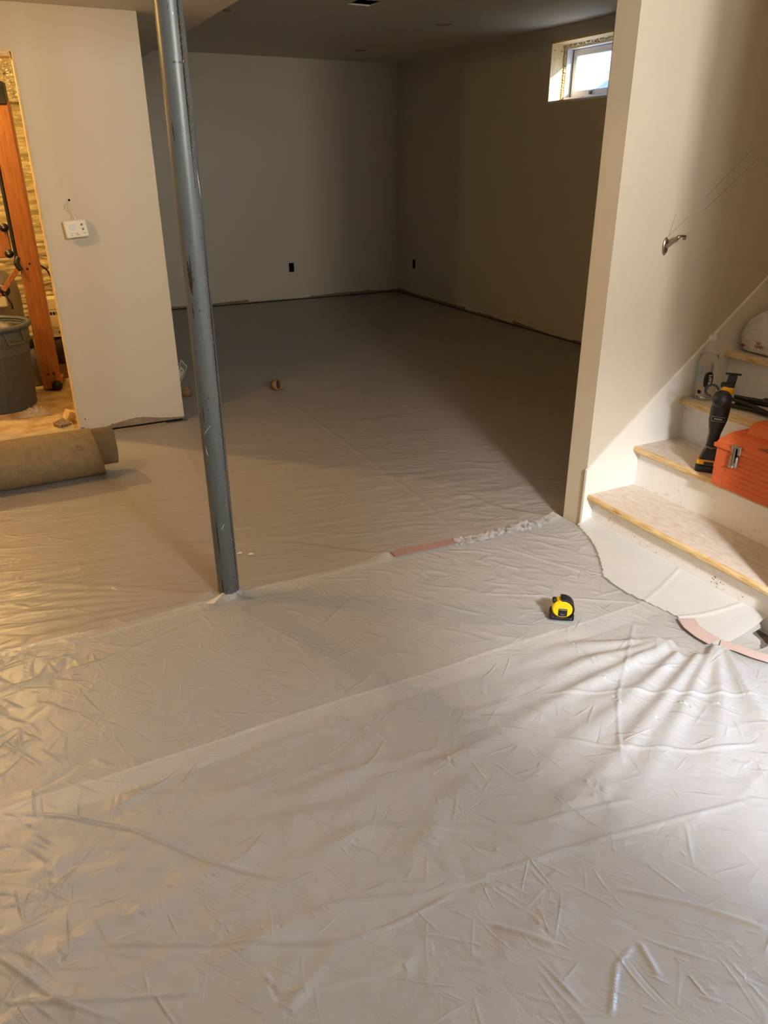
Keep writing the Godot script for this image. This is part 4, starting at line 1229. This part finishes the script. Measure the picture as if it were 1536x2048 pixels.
func build_wall_fittings() -> void:
	# outlet boxes
	for q in [[Vector3(3.313, 0.383, -8.95), 0.0, "empty dark outlet box low on the back wall"], [Vector3(4.74, 0.389, -8.493), -PI / 2, "empty dark outlet box low on the right wall near the corner"]]:
		var o := thing("outlet_box", q[2], "outlet box", q[0], q[1])
		var st := begin()
		bx(st, Vector3(-0.032, -0.052, 0.0), Vector3(-0.028, 0.052, 0.002))
		bx(st, Vector3(0.028, -0.052, 0.0), Vector3(0.032, 0.052, 0.002))
		bx(st, Vector3(-0.028, -0.052, 0.0), Vector3(0.028, -0.047, 0.002))
		bx(st, Vector3(-0.028, 0.047, 0.0), Vector3(0.028, 0.052, 0.002))
		obj("rim", done(st), M.black, o)
		obj("cavity", box(Vector3(-0.028, -0.047, 0.0002), Vector3(0.028, 0.047, 0.0008)), M.void_black, o)
	# vent boot above the ceiling and the pot lamp cans
	var v := thing("vent_boot", "square black vent opening in the ceiling", "vent", Vector3(2.81, 2.57, -5.81))
	var vs := begin()
	bx(vs, Vector3(-0.1, 0.28, -0.11), Vector3(0.1, 0.285, 0.11))
	for s in [-1.0, 1.0]:
		bx(vs, Vector3(s * 0.095 - 0.005, 0.0, -0.11), Vector3(s * 0.095 + 0.005, 0.285, 0.11))
		bx(vs, Vector3(-0.1, 0.0, s * 0.105 - 0.005), Vector3(0.1, 0.285, s * 0.105 + 0.005))
	obj("duct", done(vs), M.void_black, v)
	for q in [[Vector2(3.804, -6.364), "round lamp cut-out in the ceiling, the one nearest the small window"], [Vector2(3.872, -8.1), "round lamp cut-out in the ceiling near the back corner"], [Vector2(1.982, -6.532), "round lamp cut-out in the ceiling beside the soffit edge"]]:
		var o := thing("lamp_can", q[1], "lamp cut-out", Vector3(q[0].x, 2.56, q[0].y))
		obj("can", lathed([Vector2(0.064, 0.002), Vector2(0.066, 0.26), Vector2(0.0, 0.262)], 28), M.dark_gap, o)
		obj("lip", lathed([Vector2(0.0575, 0.004), Vector2(0.0565, -0.001), Vector2(0.0615, -0.001), Vector2(0.062, 0.004)], 28), M.raw_board, o)
	# thermostat hanging on its wires
	var t := thing("thermostat", "cream wall thermostat hanging tilted from its wires on the partition", "thermostat", Vector3(0.508, 1.193, -4.758))
	t.rotation = Vector3(-0.08, 0.10, 0.07)
	t.scale = Vector3.ONE * 1.08
	obj("case", box(Vector3(-0.056, -0.042, -0.016), Vector3(0.056, 0.042, 0.016), 0.005), M.white_plastic, t)
	obj("display", box(Vector3(-0.036, -0.004, 0.0155), Vector3(-0.004, 0.021, 0.0168), 0.0005), M.lcd, t)
	for q in [[0.028, 0.018], [0.03, -0.004]]:
		obj("button", lathed([Vector2(0.0, 0.019), Vector2(0.0045, 0.0188), Vector2(0.0055, 0.016)], 14, Transform3D(Basis(Vector3.RIGHT, PI / 2), Vector3(q[0], q[1], 0.0))), M.button, t)
	for q in [[-0.03, -0.021, 0.012], [-0.03, -0.029, 0.010], [-0.004, -0.022, 0.016], [0.0, -0.029, 0.012], [0.034, -0.023, 0.015]]:
		obj("printed_mark", box(Vector3(q[0] - q[2] / 2, q[1] - 0.0012, 0.0158), Vector3(q[0] + q[2] / 2, q[1] + 0.0012, 0.0163)), M.button, t)
	for q in [[-0.014, 0.008], [0.0, 0.022]]:
		obj("wire", tubed(spline([Vector3(0.002, 0.137, -0.028), Vector3(-0.012 + q[0], 0.105, -0.01), Vector3(-0.006 + q[1] * 0.4, 0.08, -0.008), Vector3(-0.012 + q[1], 0.038, -0.006)]), 0.0014, 6), M.wire, t)
	# handrail bracket
	var h := thing("handrail_bracket", "brushed metal handrail bracket on the stair wall with no rail", "bracket", Vector3(2.452, 1.212, -2.335))
	obj("plate", lathed([Vector2(0.0, 0.0), Vector2(0.016, 0.0), Vector2(0.015, 0.003), Vector2(0.010, 0.006), Vector2(0.0, 0.007)], 24, Transform3D(Basis(Vector3.RIGHT, PI / 2).scaled(Vector3(1.0, 2.2, 1.0)), Vector3.ZERO)), M.nickel, h)
	obj("arm", tubed([Vector3(0, -0.006, 0.003), Vector3(0.002, 0.012, 0.024), Vector3(0.005, 0.034, 0.05), Vector3(0.012, 0.042, 0.056)], 0.0075, 12), M.nickel, h)
	obj("saddle", box(Vector3(0.004, 0.038, 0.047), Vector3(0.04, 0.046, 0.066), 0.003), M.nickel, h)
	obj("saddle_lip", box(Vector3(0.034, 0.026, 0.048), Vector3(0.042, 0.045, 0.065), 0.003), M.nickel, h)
	for y in [0.026, -0.027]:
		obj("screw", lathed([Vector2(0.0, 0.006), Vector2(0.003, 0.0055), Vector2(0.0038, 0.003)], 12, Transform3D(Basis(Vector3.RIGHT, PI / 2), Vector3(0, y, 0.0))), M.silver, h)

func build_things_on_stairs() -> void:
	# water bottle on the third tread
	var b := thing("water_bottle", "clear plastic water bottle with a black oval label on the third tread", "bottle", Vector3(2.745, 0.561, -2.272))
	var shell := [Vector2(0.0, 0.004), Vector2(0.02, 0.002), Vector2(0.032, 0.0), Vector2(0.0395, 0.006), Vector2(0.041, 0.016), Vector2(0.041, 0.17), Vector2(0.0395, 0.19), Vector2(0.033, 0.215), Vector2(0.022, 0.24), Vector2(0.0155, 0.253), Vector2(0.0145, 0.262)]
	obj("shell", lathed(shell, 40), M.clear_plastic, b)
	obj("water", lathed([Vector2(0.0, 0.006), Vector2(0.03, 0.004), Vector2(0.0385, 0.009), Vector2(0.0398, 0.018), Vector2(0.0398, 0.17), Vector2(0.0384, 0.189), Vector2(0.036, 0.198), Vector2(0.0, 0.198)], 40), M.water, b)
	obj("cap", lathed([Vector2(0.0, 0.283), Vector2(0.0145, 0.283), Vector2(0.0155, 0.281), Vector2(0.0155, 0.266), Vector2(0.0165, 0.264), Vector2(0.0165, 0.26), Vector2(0.0, 0.26)], 28), M.frosted_cap, b)
	var toward := atan2(-2.745, 2.272)       # the side that faces the room
	curved(b, "label_blot", M.ink, 0.0416, toward + 0.30, 0.48, 0.055, 0.132)
	curved(b, "label_band", plain(Color(0.55, 0.6, 0.62, 0.45), 0.4), 0.0413, toward - 0.75, 0.35, 0.085, 0.15, false)
	for q in [["smart", 0.0215, 0.089, M.white_vinyl, 700], ["water", 0.0205, 0.143, M.ink, 400]]:
		var a: float = toward + 0.42
		var n := Vector3(sin(a), 0, cos(a))
		var rt := Vector3.UP.cross(n)
		lettering(q[0], q[1], b, q[3], Transform3D(Basis(Vector3.UP, -rt, n), n * 0.0430 + Vector3.UP * q[2]), "lettering", "Droid Sans", q[4])
	curved(b, "label_dot", M.ink, 0.0414, toward - 0.45, 0.2, 0.03, 0.048)
	for k in 4:
		curved(b, "printed_mark", M.grey_ink, 0.0413, toward + 0.3, 0.26, 0.032 - 0.005 * k, 0.034 - 0.005 * k, false)
	# oscillating tool standing on its battery
	var t := thing("cordless_tool", "black and yellow cordless oscillating tool standing on its battery against the stairs", "power tool", Vector3(2.478, 0.374, -1.973))
	t.rotation = Vector3(0.0, atan2(-2.478, 1.973), 0.0)
	var lean := Transform3D(Basis(Vector3.BACK, -0.05), Vector3.ZERO)
	obj("battery", box(Vector3(-0.042, 0.0, -0.03), Vector3(0.046, 0.03, 0.034), 0.005), M.black, t)
	obj("battery_top", box(Vector3(-0.04, 0.03, -0.03), Vector3(0.046, 0.052, 0.034), 0.006), M.tool_yellow, t)
	obj("battery_latch", box(Vector3(-0.012, 0.034, 0.0335), Vector3(0.024, 0.047, 0.037), 0.001), M.black, t)
	obj("battery_mount", prismed([Vector2(-0.032, 0.052), Vector2(0.04, 0.052), Vector2(0.034, 0.085), Vector2(0.02, 0.1), Vector2(-0.012, 0.1), Vector2(-0.024, 0.078)], -0.026, 0.026, Transform3D(), 0.005), M.black, t)
	var st := begin(false)
	lathe(st, [Vector2(0.0, 0.09), Vector2(0.02, 0.09), Vector2(0.0215, 0.12), Vector2(0.0225, 0.16), Vector2(0.03, 0.195), Vector2(0.034, 0.215), Vector2(0.0355, 0.26), Vector2(0.034, 0.285), Vector2(0.026, 0.3), Vector2(0.0, 0.302)], 32, lean)
	obj("handle", done(st), M.black_rubber, t)
	obj("grip_band", lathed([Vector2(0.0235, 0.098), Vector2(0.0238, 0.104), Vector2(0.0225, 0.107)], 32, lean), M.button, t)
	obj("grip_line", tubed([lean * Vector3(-0.018, 0.118, 0.017), lean * Vector3(-0.019, 0.15, 0.017), lean * Vector3(-0.024, 0.185, 0.02)], 0.001, 6), M.button, t)
	var hd := begin(false)
	lathe(hd, [Vector2(0.0, -0.034), Vector2(0.028, -0.033), Vector2(0.035, -0.02), Vector2(0.037, 0.0), Vector2(0.035, 0.022), Vector2(0.026, 0.034), Vector2(0.0, 0.036)], 32, Transform3D(Basis(Vector3.RIGHT, 1.15), Vector3(0.012, 0.298, 0.004)))
	obj("gear_head", done(hd), M.black, t)
	obj("collar", boxc(Vector3(0.016, 0.332, -0.008), Vector3(0.046, 0.034, 0.04), 0.008, Transform3D(Basis(Vector3.BACK, -0.18), Vector3(-0.05, 0.012, 0))), M.tool_yellow, t)
	obj("clamp", boxc(Vector3(0.022, 0.354, -0.01), Vector3(0.05, 0.02, 0.034), 0.006), M.black, t)
	obj("blade_shank", boxc(Vector3(0.03, 0.377, -0.012), Vector3(0.033, 0.042, 0.01), 0.003, Transform3D(Basis(Vector3.BACK, -0.1), Vector3(-0.034, 0.004, 0))), M.black, t)
	obj("blade", boxc(Vector3(0.036, 0.399, -0.012), Vector3(0.058, 0.007, 0.012), 0.002), M.black, t)
	var rg := begin(false)
	var loop := []
	for k in 15:
		var a := lerpf(0.2, 4.7, k / 14.0)
		loop.append(Vector3(-0.03 + 0.024 * cos(a), 0.33 + 0.022 * sin(a), 0.0))
	tube(rg, loop, 0.0045, 8)
	obj("lever", done(rg), M.black, t)
	ringbadge(t, lean)
	# tool box at the edge of the second tread
	var x0 := 2.376
	var x1 := 2.60
	var z0 := -1.865
	var z1 := -1.36
	var tb := thing("tool_box", "orange plastic tool box with ribbed front and metal latch on the second tread", "tool box", Vector3(0, 0.374, 0))
	obj("body", box(Vector3(x0, 0.0, z0), Vector3(x1, 0.158, z1), 0.008), M.orange, tb)
	for k in 6:
		obj("front_rib", box(Vector3(x0 - 0.0025, 0.016 + k * 0.02, z0 + 0.055), Vector3(x0 + 0.004, 0.031 + k * 0.02, z1 - 0.02), 0.0022), M.orange, tb)
	obj("lid_lip", box(Vector3(x0 - 0.008, 0.154, z0 - 0.008), Vector3(x1 + 0.008, 0.172, z1 + 0.004), 0.004), M.orange, tb)
	# domed lid: a ridge along z with sloping ends
	var ld := begin()
	var prof := [[0.0, 0.172, 0.0], [0.006, 0.188, 0.006], [0.028, 0.214, 0.03], [0.062, 0.225, 0.05], [0.1, 0.226, 0.055]]
	for k in range(prof.size() - 1):
		var a: Array = prof[k]
		var c: Array = prof[k + 1]
		var lo := [Vector3(x0 + a[0], a[1], z0 + a[2]), Vector3(x1 - a[0], a[1], z0 + a[2]), Vector3(x1 - a[0], a[1], z1 - a[2]), Vector3(x0 + a[0], a[1], z1 - a[2])]
		var hi := [Vector3(x0 + c[0], c[1], z0 + c[2]), Vector3(x1 - c[0], c[1], z0 + c[2]), Vector3(x1 - c[0], c[1], z1 - c[2]), Vector3(x0 + c[0], c[1], z1 - c[2])]
		for e in 4:
			var f := (e + 1) % 4
			quad(ld, lo[f], lo[e], hi[e], hi[f])
	quad(ld, Vector3(x0 + 0.1, 0.226, z1 - 0.055), Vector3(x1 - 0.1, 0.226, z1 - 0.055), Vector3(x1 - 0.1, 0.226, z0 + 0.055), Vector3(x0 + 0.1, 0.226, z0 + 0.055))
	obj("lid", done(ld), M.orange, tb)
	obj("lid_ridge", prismed([Vector2(x0 + 0.05, 0.21), Vector2(x1 - 0.05, 0.21), Vector2(x1 - 0.065, 0.252), Vector2(x1 - 0.085, 0.262), Vector2(x0 + 0.085, 0.262), Vector2(x0 + 0.062, 0.25)], -1.785, z1, Transform3D(), 0.004), M.orange, tb)
	obj("lid_arrow", prismed([Vector2(-1.70, 0.196), Vector2(-1.655, 0.207), Vector2(-1.64, 0.193)], -0.0005, 0.0015, Transform3D(Basis(Vector3.UP, -PI / 2), Vector3(x0 + 0.012, 0, 0)).rotated_local(Vector3.RIGHT, 0.0)), M.stamp_ink, tb)
	var la := thing_part(tb, "latch", Vector3(x0 - 0.008, 0.148, -1.768))
	var lm := begin()
	bx(lm, Vector3(-0.004, 0.005, -0.021), Vector3(0.006, 0.04, 0.021), 0.002)
	bx(lm, Vector3(-0.006, -0.045, -0.019), Vector3(0.008, 0.0, 0.016), 0.003)
	la.mesh = done(lm)
	la.material_override = M.silver
	obj("clasp", box(Vector3(-0.010, -0.035, -0.008), Vector3(-0.003, 0.034, 0.004), 0.002), M.nickel, la)
	obj("hook", box(Vector3(-0.012, -0.048, -0.017), Vector3(-0.004, -0.036, 0.006), 0.003), M.silver, la)
	obj("slot", box(Vector3(-0.0068, -0.026, 0.005), Vector3(-0.004, 0.03, 0.0075), 0.0), M.void_black, la)
	# coiled cord on the third tread
	var cs := thing("power_cord", "thick bundle of coiled black cord on the third tread", "cord", Vector3(0, 0.561, 0))
	for k in 7:
		var pts := []
		for j in 9:
			var f := j / 8.0
			pts.append(Vector3(2.735 + 0.022 * (k % 4) + 0.05 * f + 0.014 * sin(f * 9.0 + k * 1.7), 0.009 + 0.015 * int(k / 3.0) + 0.012 * sin(f * 5.0 + k * 2.1) * (1.0 if k > 3 else 0.2) + 0.004, lerpf(-2.12, -1.5, f) + 0.01 * sin(k * 3.0)))
		obj("strand", tubed(spline(pts, 5), 0.008, 8), M.black_rubber, cs)
	var lp := []
	for j in 22:
		var a := j / 21.0 * TAU * 1.4
		lp.append(Vector3(2.76 + 0.045 * cos(a), 0.05 + 0.03 * sin(a * 0.5), -1.93 + 0.035 * sin(a)))
	obj("strand", tubed(lp, 0.008, 8), M.black_rubber, cs)
	# carrier bag on the fourth tread
	var g := thing("carrier_bag", "crumpled white plastic carrier bag with red print on the fourth tread", "bag", Vector3(3.03, 0.749, -2.115))
	var bg := begin(false)
	var nz := FastNoiseLite.new()
	nz.frequency = 1.0
	nz.seed = 44
	var nu := 120
	var nv := 60
	var pt := func(i: int, j: int) -> Vector3:
		var a := TAU * (i % nu) / nu
		var f := float(j) / nv
		var ca := cos(a)
		var sa := sin(a)
		var rx: float = signf(ca) * pow(absf(ca), 0.38)
		var rz: float = signf(sa) * pow(absf(sa), 0.38)
		var w: float = lerpf(0.92, 1.0, sin(PI * clampf(f * 1.3, 0, 1))) * (1.0 - 0.6 * pow(f, 5.0))
		if f > 0.985: w *= 0.3
		if f < 0.02: w *= 0.0
		var p := Vector3(rx * 0.088 * w - 0.012 * f, 0.001 + 0.186 * f + 0.012 * f * sin(a * 2.0), rz * 0.2 * w)
		var k := 0.014 * (0.25 + f)
		return p + Vector3(nz.get_noise_3d(p.x * 20, p.y * 9, p.z * 20), 0.6 * nz.get_noise_3d(p.x * 16 + 30, p.y * 16, p.z * 16) * f, 0.8 * nz.get_noise_3d(p.x * 15, p.y * 15 + 60, p.z * 15)) * k - Vector3(signf(ca), 0, 0) * 0.016 * absf(nz.get_noise_3d(p.x * 26, p.y * 34 + p.z * 14, p.z * 40)) - Vector3(0, 0, signf(sa)) * 0.02 * absf(nz.get_noise_3d(p.x * 34 + 9, p.y * 38, p.z * 26))
	for j in nv:
		for i in nu:
			quad(bg, pt.call(i, j + 1), pt.call(i + 1, j + 1), pt.call(i + 1, j), pt.call(i, j))
	obj("body", done(bg), M.bag, g)
	var face := Basis(Vector3.UP, -PI / 2)
	var em := [Vector2(-0.02, 0.0), Vector2(-0.006, -0.003), Vector2(-0.003, -0.007), Vector2(0.004, -0.007), Vector2(0.006, -0.003), Vector2(0.02, 0.0), Vector2(0.006, 0.002), Vector2(0.003, 0.006), Vector2(0.0, 0.0075), Vector2(-0.003, 0.004), Vector2(-0.006, 0.002)]
	obj("emblem", prismed(em, 0.0, 0.0008, Transform3D(face, Vector3(-0.094, 0.033, -0.15))), M.red_ink, g)
	lettering("WY", 0.014, g, M.red_ink, Transform3D(face, Vector3(-0.096, 0.053, -0.075)), "lettering", "Droid Sans", 700)
	lettering("DIREC", 0.016, g, M.red_ink, Transform3D(face, Vector3(-0.095, 0.038, -0.068)), "lettering", "Droid Sans", 700)

func thing_part(parent: Node3D, called: String, at: Vector3) -> MeshInstance3D:
	var o := MeshInstance3D.new()
	o.name = called
	parent.add_child(o, true)
	o.position = at
	return o

func ringbadge(t: Node3D, lean: Transform3D) -> void:
	var st := begin()
	var z := 0.0352
	for q in [[-0.024, 0.218, 0.024, 0.2195], [-0.024, 0.2355, 0.024, 0.237], [-0.024, 0.2195, -0.0225, 0.2355], [0.0225, 0.2195, 0.024, 0.2355]]:
		bx(st, Vector3(q[0], q[1], z - 0.008), Vector3(q[2], q[3], z + 0.0005), 0.0, lean)
	obj("badge_frame", done(st), M.button, t)
	obj("badge_mark", box(Vector3(-0.016, 0.225, z - 0.006), Vector3(0.016, 0.230, z + 0.0004), 0.0, lean), M.button, t)

# a rounded patch lying on a round shell of radius r, about the angle a
func curved(parent: Node3D, called: String, m: Material, r: float, a: float, half: float, y0: float, y1: float, rounded := true) -> void:
	var st := begin(false)
	var n := 14
	for j in n:
		for i in n:
			var p := []
			for q in [[i, j], [i + 1, j], [i + 1, j + 1], [i, j + 1]]:
				var v: float = q[1] / float(n) * 2.0 - 1.0
				var u: float = (q[0] / float(n) * 2.0 - 1.0) * (sqrt(maxf(1.0 - pow(absf(v), 3.0), 0.0)) if rounded else 1.0)
				var t := a + u * half
				p.append(Vector3(sin(t) * r, lerpf(y0, y1, (v + 1) / 2), cos(t) * r))
			quad(st, p[0], p[1], p[2], p[3])
	obj(called, done(st), m, parent)

func build_things_on_floor() -> void:
	# tape measure
	var t := thing("tape_measure", "yellow and black tape measure standing on the plastic sheet", "tape measure", Vector3(1.637, 0.0135, -1.80), atan2(-1.637, 1.80) + 0.12)
	var caseP := []
	for k in 40:
		var a := TAU * k / 40.0
		var q := Vector2(cos(a) * 0.037, sin(a) * 0.036 + 0.043)
		if a < PI * 0.5 or a > PI * 1.5: q.x = q.x * 1.02
		caseP.append(q)
	obj("case", prismed(caseP, -0.019, 0.022, Transform3D(), 0.005), M.yellow, t)
	obj("base_bumper", prismed([Vector2(-0.042, 0.0), Vector2(0.041, 0.0), Vector2(0.043, 0.006), Vector2(0.0425, 0.022), Vector2(0.037, 0.022), Vector2(0.026, 0.012), Vector2(0.0, 0.007), Vector2(-0.022, 0.012), Vector2(-0.034, 0.026), Vector2(-0.040, 0.03), Vector2(-0.044, 0.012)], -0.022, 0.0245, Transform3D(), 0.002), M.black_rubber, t)
	var gp := []
	for k in 15:
		var a := lerpf(-0.32, 1.78, k / 14.0)
		gp.append(Vector2(cos(a) * 0.0425, sin(a) * 0.0415 + 0.043))
	for k in 15:
		var a := lerpf(1.7, -0.32, k / 14.0)
		gp.append(Vector2(cos(a) * 0.036, sin(a) * 0.033 + 0.043))
	obj("back_grip", prismed(gp, -0.021, 0.0225, Transform3D(), 0.002), M.black_rubber, t)
	obj("thumb_lock", boxc(Vector3(-0.029, 0.069, 0.0), Vector3(0.016, 0.016, 0.026), 0.004, Transform3D(Basis(Vector3.BACK, 0.0), Vector3.ZERO)), M.black, t)
	obj("badge", box(Vector3(-0.014, 0.018, 0.021), Vector3(0.017, 0.047, 0.0262), 0.002), M.black, t)
	obj("badge_bar", box(Vector3(-0.012, 0.0435, 0.0258), Vector3(0.016, 0.0455, 0.0268)), M.silver, t)
	obj("badge_bar", box(Vector3(-0.011, 0.0165, 0.0242), Vector3(0.011, 0.0185, 0.0262)), M.silver, t)
	var arc := []
	for k in 9:
		var a := lerpf(3.6, 5.8, k / 8.0)
		arc.append(Vector3(0.001 + 0.008 * cos(a), 0.033 + 0.008 * sin(a), 0.0264))
	obj("badge_arc", tubed(arc, 0.0008, 6), M.silver, t)
	for q in [Vector2(-0.032, 0.012), Vector2(0.032, 0.008)]:
		obj("screw", lathed([Vector2(0.0, 0.0255), Vector2(0.0018, 0.025), Vector2(0.002, 0.0235)], 10, Transform3D(Basis(Vector3.RIGHT, PI / 2), Vector3(q.x, q.y, 0.0))), M.silver, t)
	# roll of floor paper
	var r := thing("paper_roll", "thick roll of brown floor protection paper lying on the plastic", "paper roll", Vector3(0, 0.135, -4.07), 0.012)
	var st := begin(false)
	var n := 150
	for layer in 2:
		for k in n:
			var q := []
			for e in [k, k + 1]:
				var th: float = lerpf(-1.05, TAU * 1.7, e / float(n))
				var turn: float = th / TAU
				var rad: float = 0.1265 - 0.0058 * clampf(turn, 0.0, 9.0) - (0.0028 if layer else 0.0) + (0.004 * pow(clampf(-th / 1.05, 0, 1), 1.5))
				var xe := 0.362 - 0.02 * sin(th - 1.1)
				var a := th - 1.1      # the loose edge lies low on the side towards the viewer
				var y := -sin(-a) * rad
				var z := cos(a) * rad
				q.append([Vector3(-1.0, y, z), Vector3(xe, y, z)])
			if layer == 0: quad(st, q[0][0], q[0][1], q[1][1], q[1][0])
			else: quad(st, q[1][0], q[1][1], q[0][1], q[0][0])
	obj("wrap", done(st), M.builder_paper, r)
	obj("core", lathed([Vector2(0.099, -1.0), Vector2(0.099, 0.45), Vector2(0.094, 0.452), Vector2(0.05, 0.446), Vector2(0.05, -1.0)], 44, Transform3D(Basis(Vector3.BACK, -PI / 2), Vector3(0, 0.019, -0.004))), M.builder_paper, r)
	var stp := begin(false)
	for k in 2:
		var c := []
		for j in 14:
			var a := TAU * j / 13.0
			var th := 0.62 + 0.07 * sin(a) * (0.8 if k else 0.55) - 0.12 * k
			c.append(Vector3(0.262 + 0.014 * cos(a) + 0.006 * k, sin(th) * 0.1272, cos(th) * 0.1272))
		tube(stp, c, 0.0011, 5)
	obj("stamp", done(stp), M.stamp_ink, r)
	# cardboard cores
	for q in [[Vector3(1.74, 0.009, -5.18), "empty cardboard tape core lying on its side in the middle of the floor", true], [Vector3(1.135, 0.006, -5.36), "empty cardboard tape core standing on the floor by the partition corner", false]]:
		var o := thing("tape_core", q[1], "tape core", q[0])
		var x := Transform3D(Basis.from_euler(Vector3(1.35, 0.5, 0.0)), Vector3(0, 0.036, -0.02)) if q[2] else Transform3D()
		obj("tube", lathed([Vector2(0.035, 0.0), Vector2(0.038, 0.0), Vector2(0.038, 0.055), Vector2(0.035, 0.055), Vector2(0.035, 0.0)], 28, x), M.cardboard, o)
	# bank note leaning by the corner
	var bn := thing("banknote", "pale printed banknote standing on its corner behind the end of the partition", "banknote", Vector3(1.13, 0.005, -5.65))
	var nm := begin(false)
	var pr := begin(false)
	var top := Vector3(0.056, 0.196, 0.0)
	var side := Vector3(0.040, -0.057, 0.0)      # across the note
	var along := Vector3(-0.076, -0.137, 0.0)    # down its length
	var at := func(u: float, v: float, lift: float) -> Vector3: return top + side * u + along * v + Vector3(0, 0, 0.012 * sin(PI * v) + lift)
	for i in 14:
		var v0 := i / 14.0
		var v1 := (i + 1) / 14.0
		quad(nm, at.call(0, v1, 0.0), at.call(1, v1, 0.0), at.call(1, v0, 0.0), at.call(0, v0, 0.0))
		quad(nm, at.call(1, v1, -0.0004), at.call(0, v1, -0.0004), at.call(0, v0, -0.0004), at.call(1, v0, -0.0004))
	obj("paper", done(nm), M.note_paper, bn)
	for band in [[0.08, 0.92, 0.05, 0.26], [0.08, 0.92, 0.72, 0.95], [0.08, 0.2, 0.26, 0.72], [0.82, 0.92, 0.26, 0.72], [0.4, 0.62, 0.34, 0.42]]:
		for i in 4:
			var v0: float = lerpf(band[2], band[3], i / 4.0)
			var v1: float = lerpf(band[2], band[3], (i + 1) / 4.0)
			quad(pr, at.call(band[0], v1, 0.0005), at.call(band[1], v1, 0.0005), at.call(band[1], v0, 0.0005), at.call(band[0], v0, 0.0005))
	obj("print", done(pr), M.note_ink, bn)
	# flakes of drywall by the column
	for q in [[Vector3(0.745, 0.008, -2.83), "tiny white flake on the sheet beyond the column, the left one"], [Vector3(0.785, 0.008, -2.80), "tiny white flake on the sheet beyond the column, the right one"]]:
		var o := obj("drywall_flake", prismed([Vector2(-0.012, 0.0), Vector2(0.009, -0.007), Vector2(0.012, 0.004), Vector2(0.0, 0.009)], 0.0, 0.003, Transform3D(Basis(Vector3.RIGHT, -PI / 2), Vector3.ZERO), 0.0006), M.white_vinyl)
		o.position = q[0]
		tag(o, q[1], "debris")
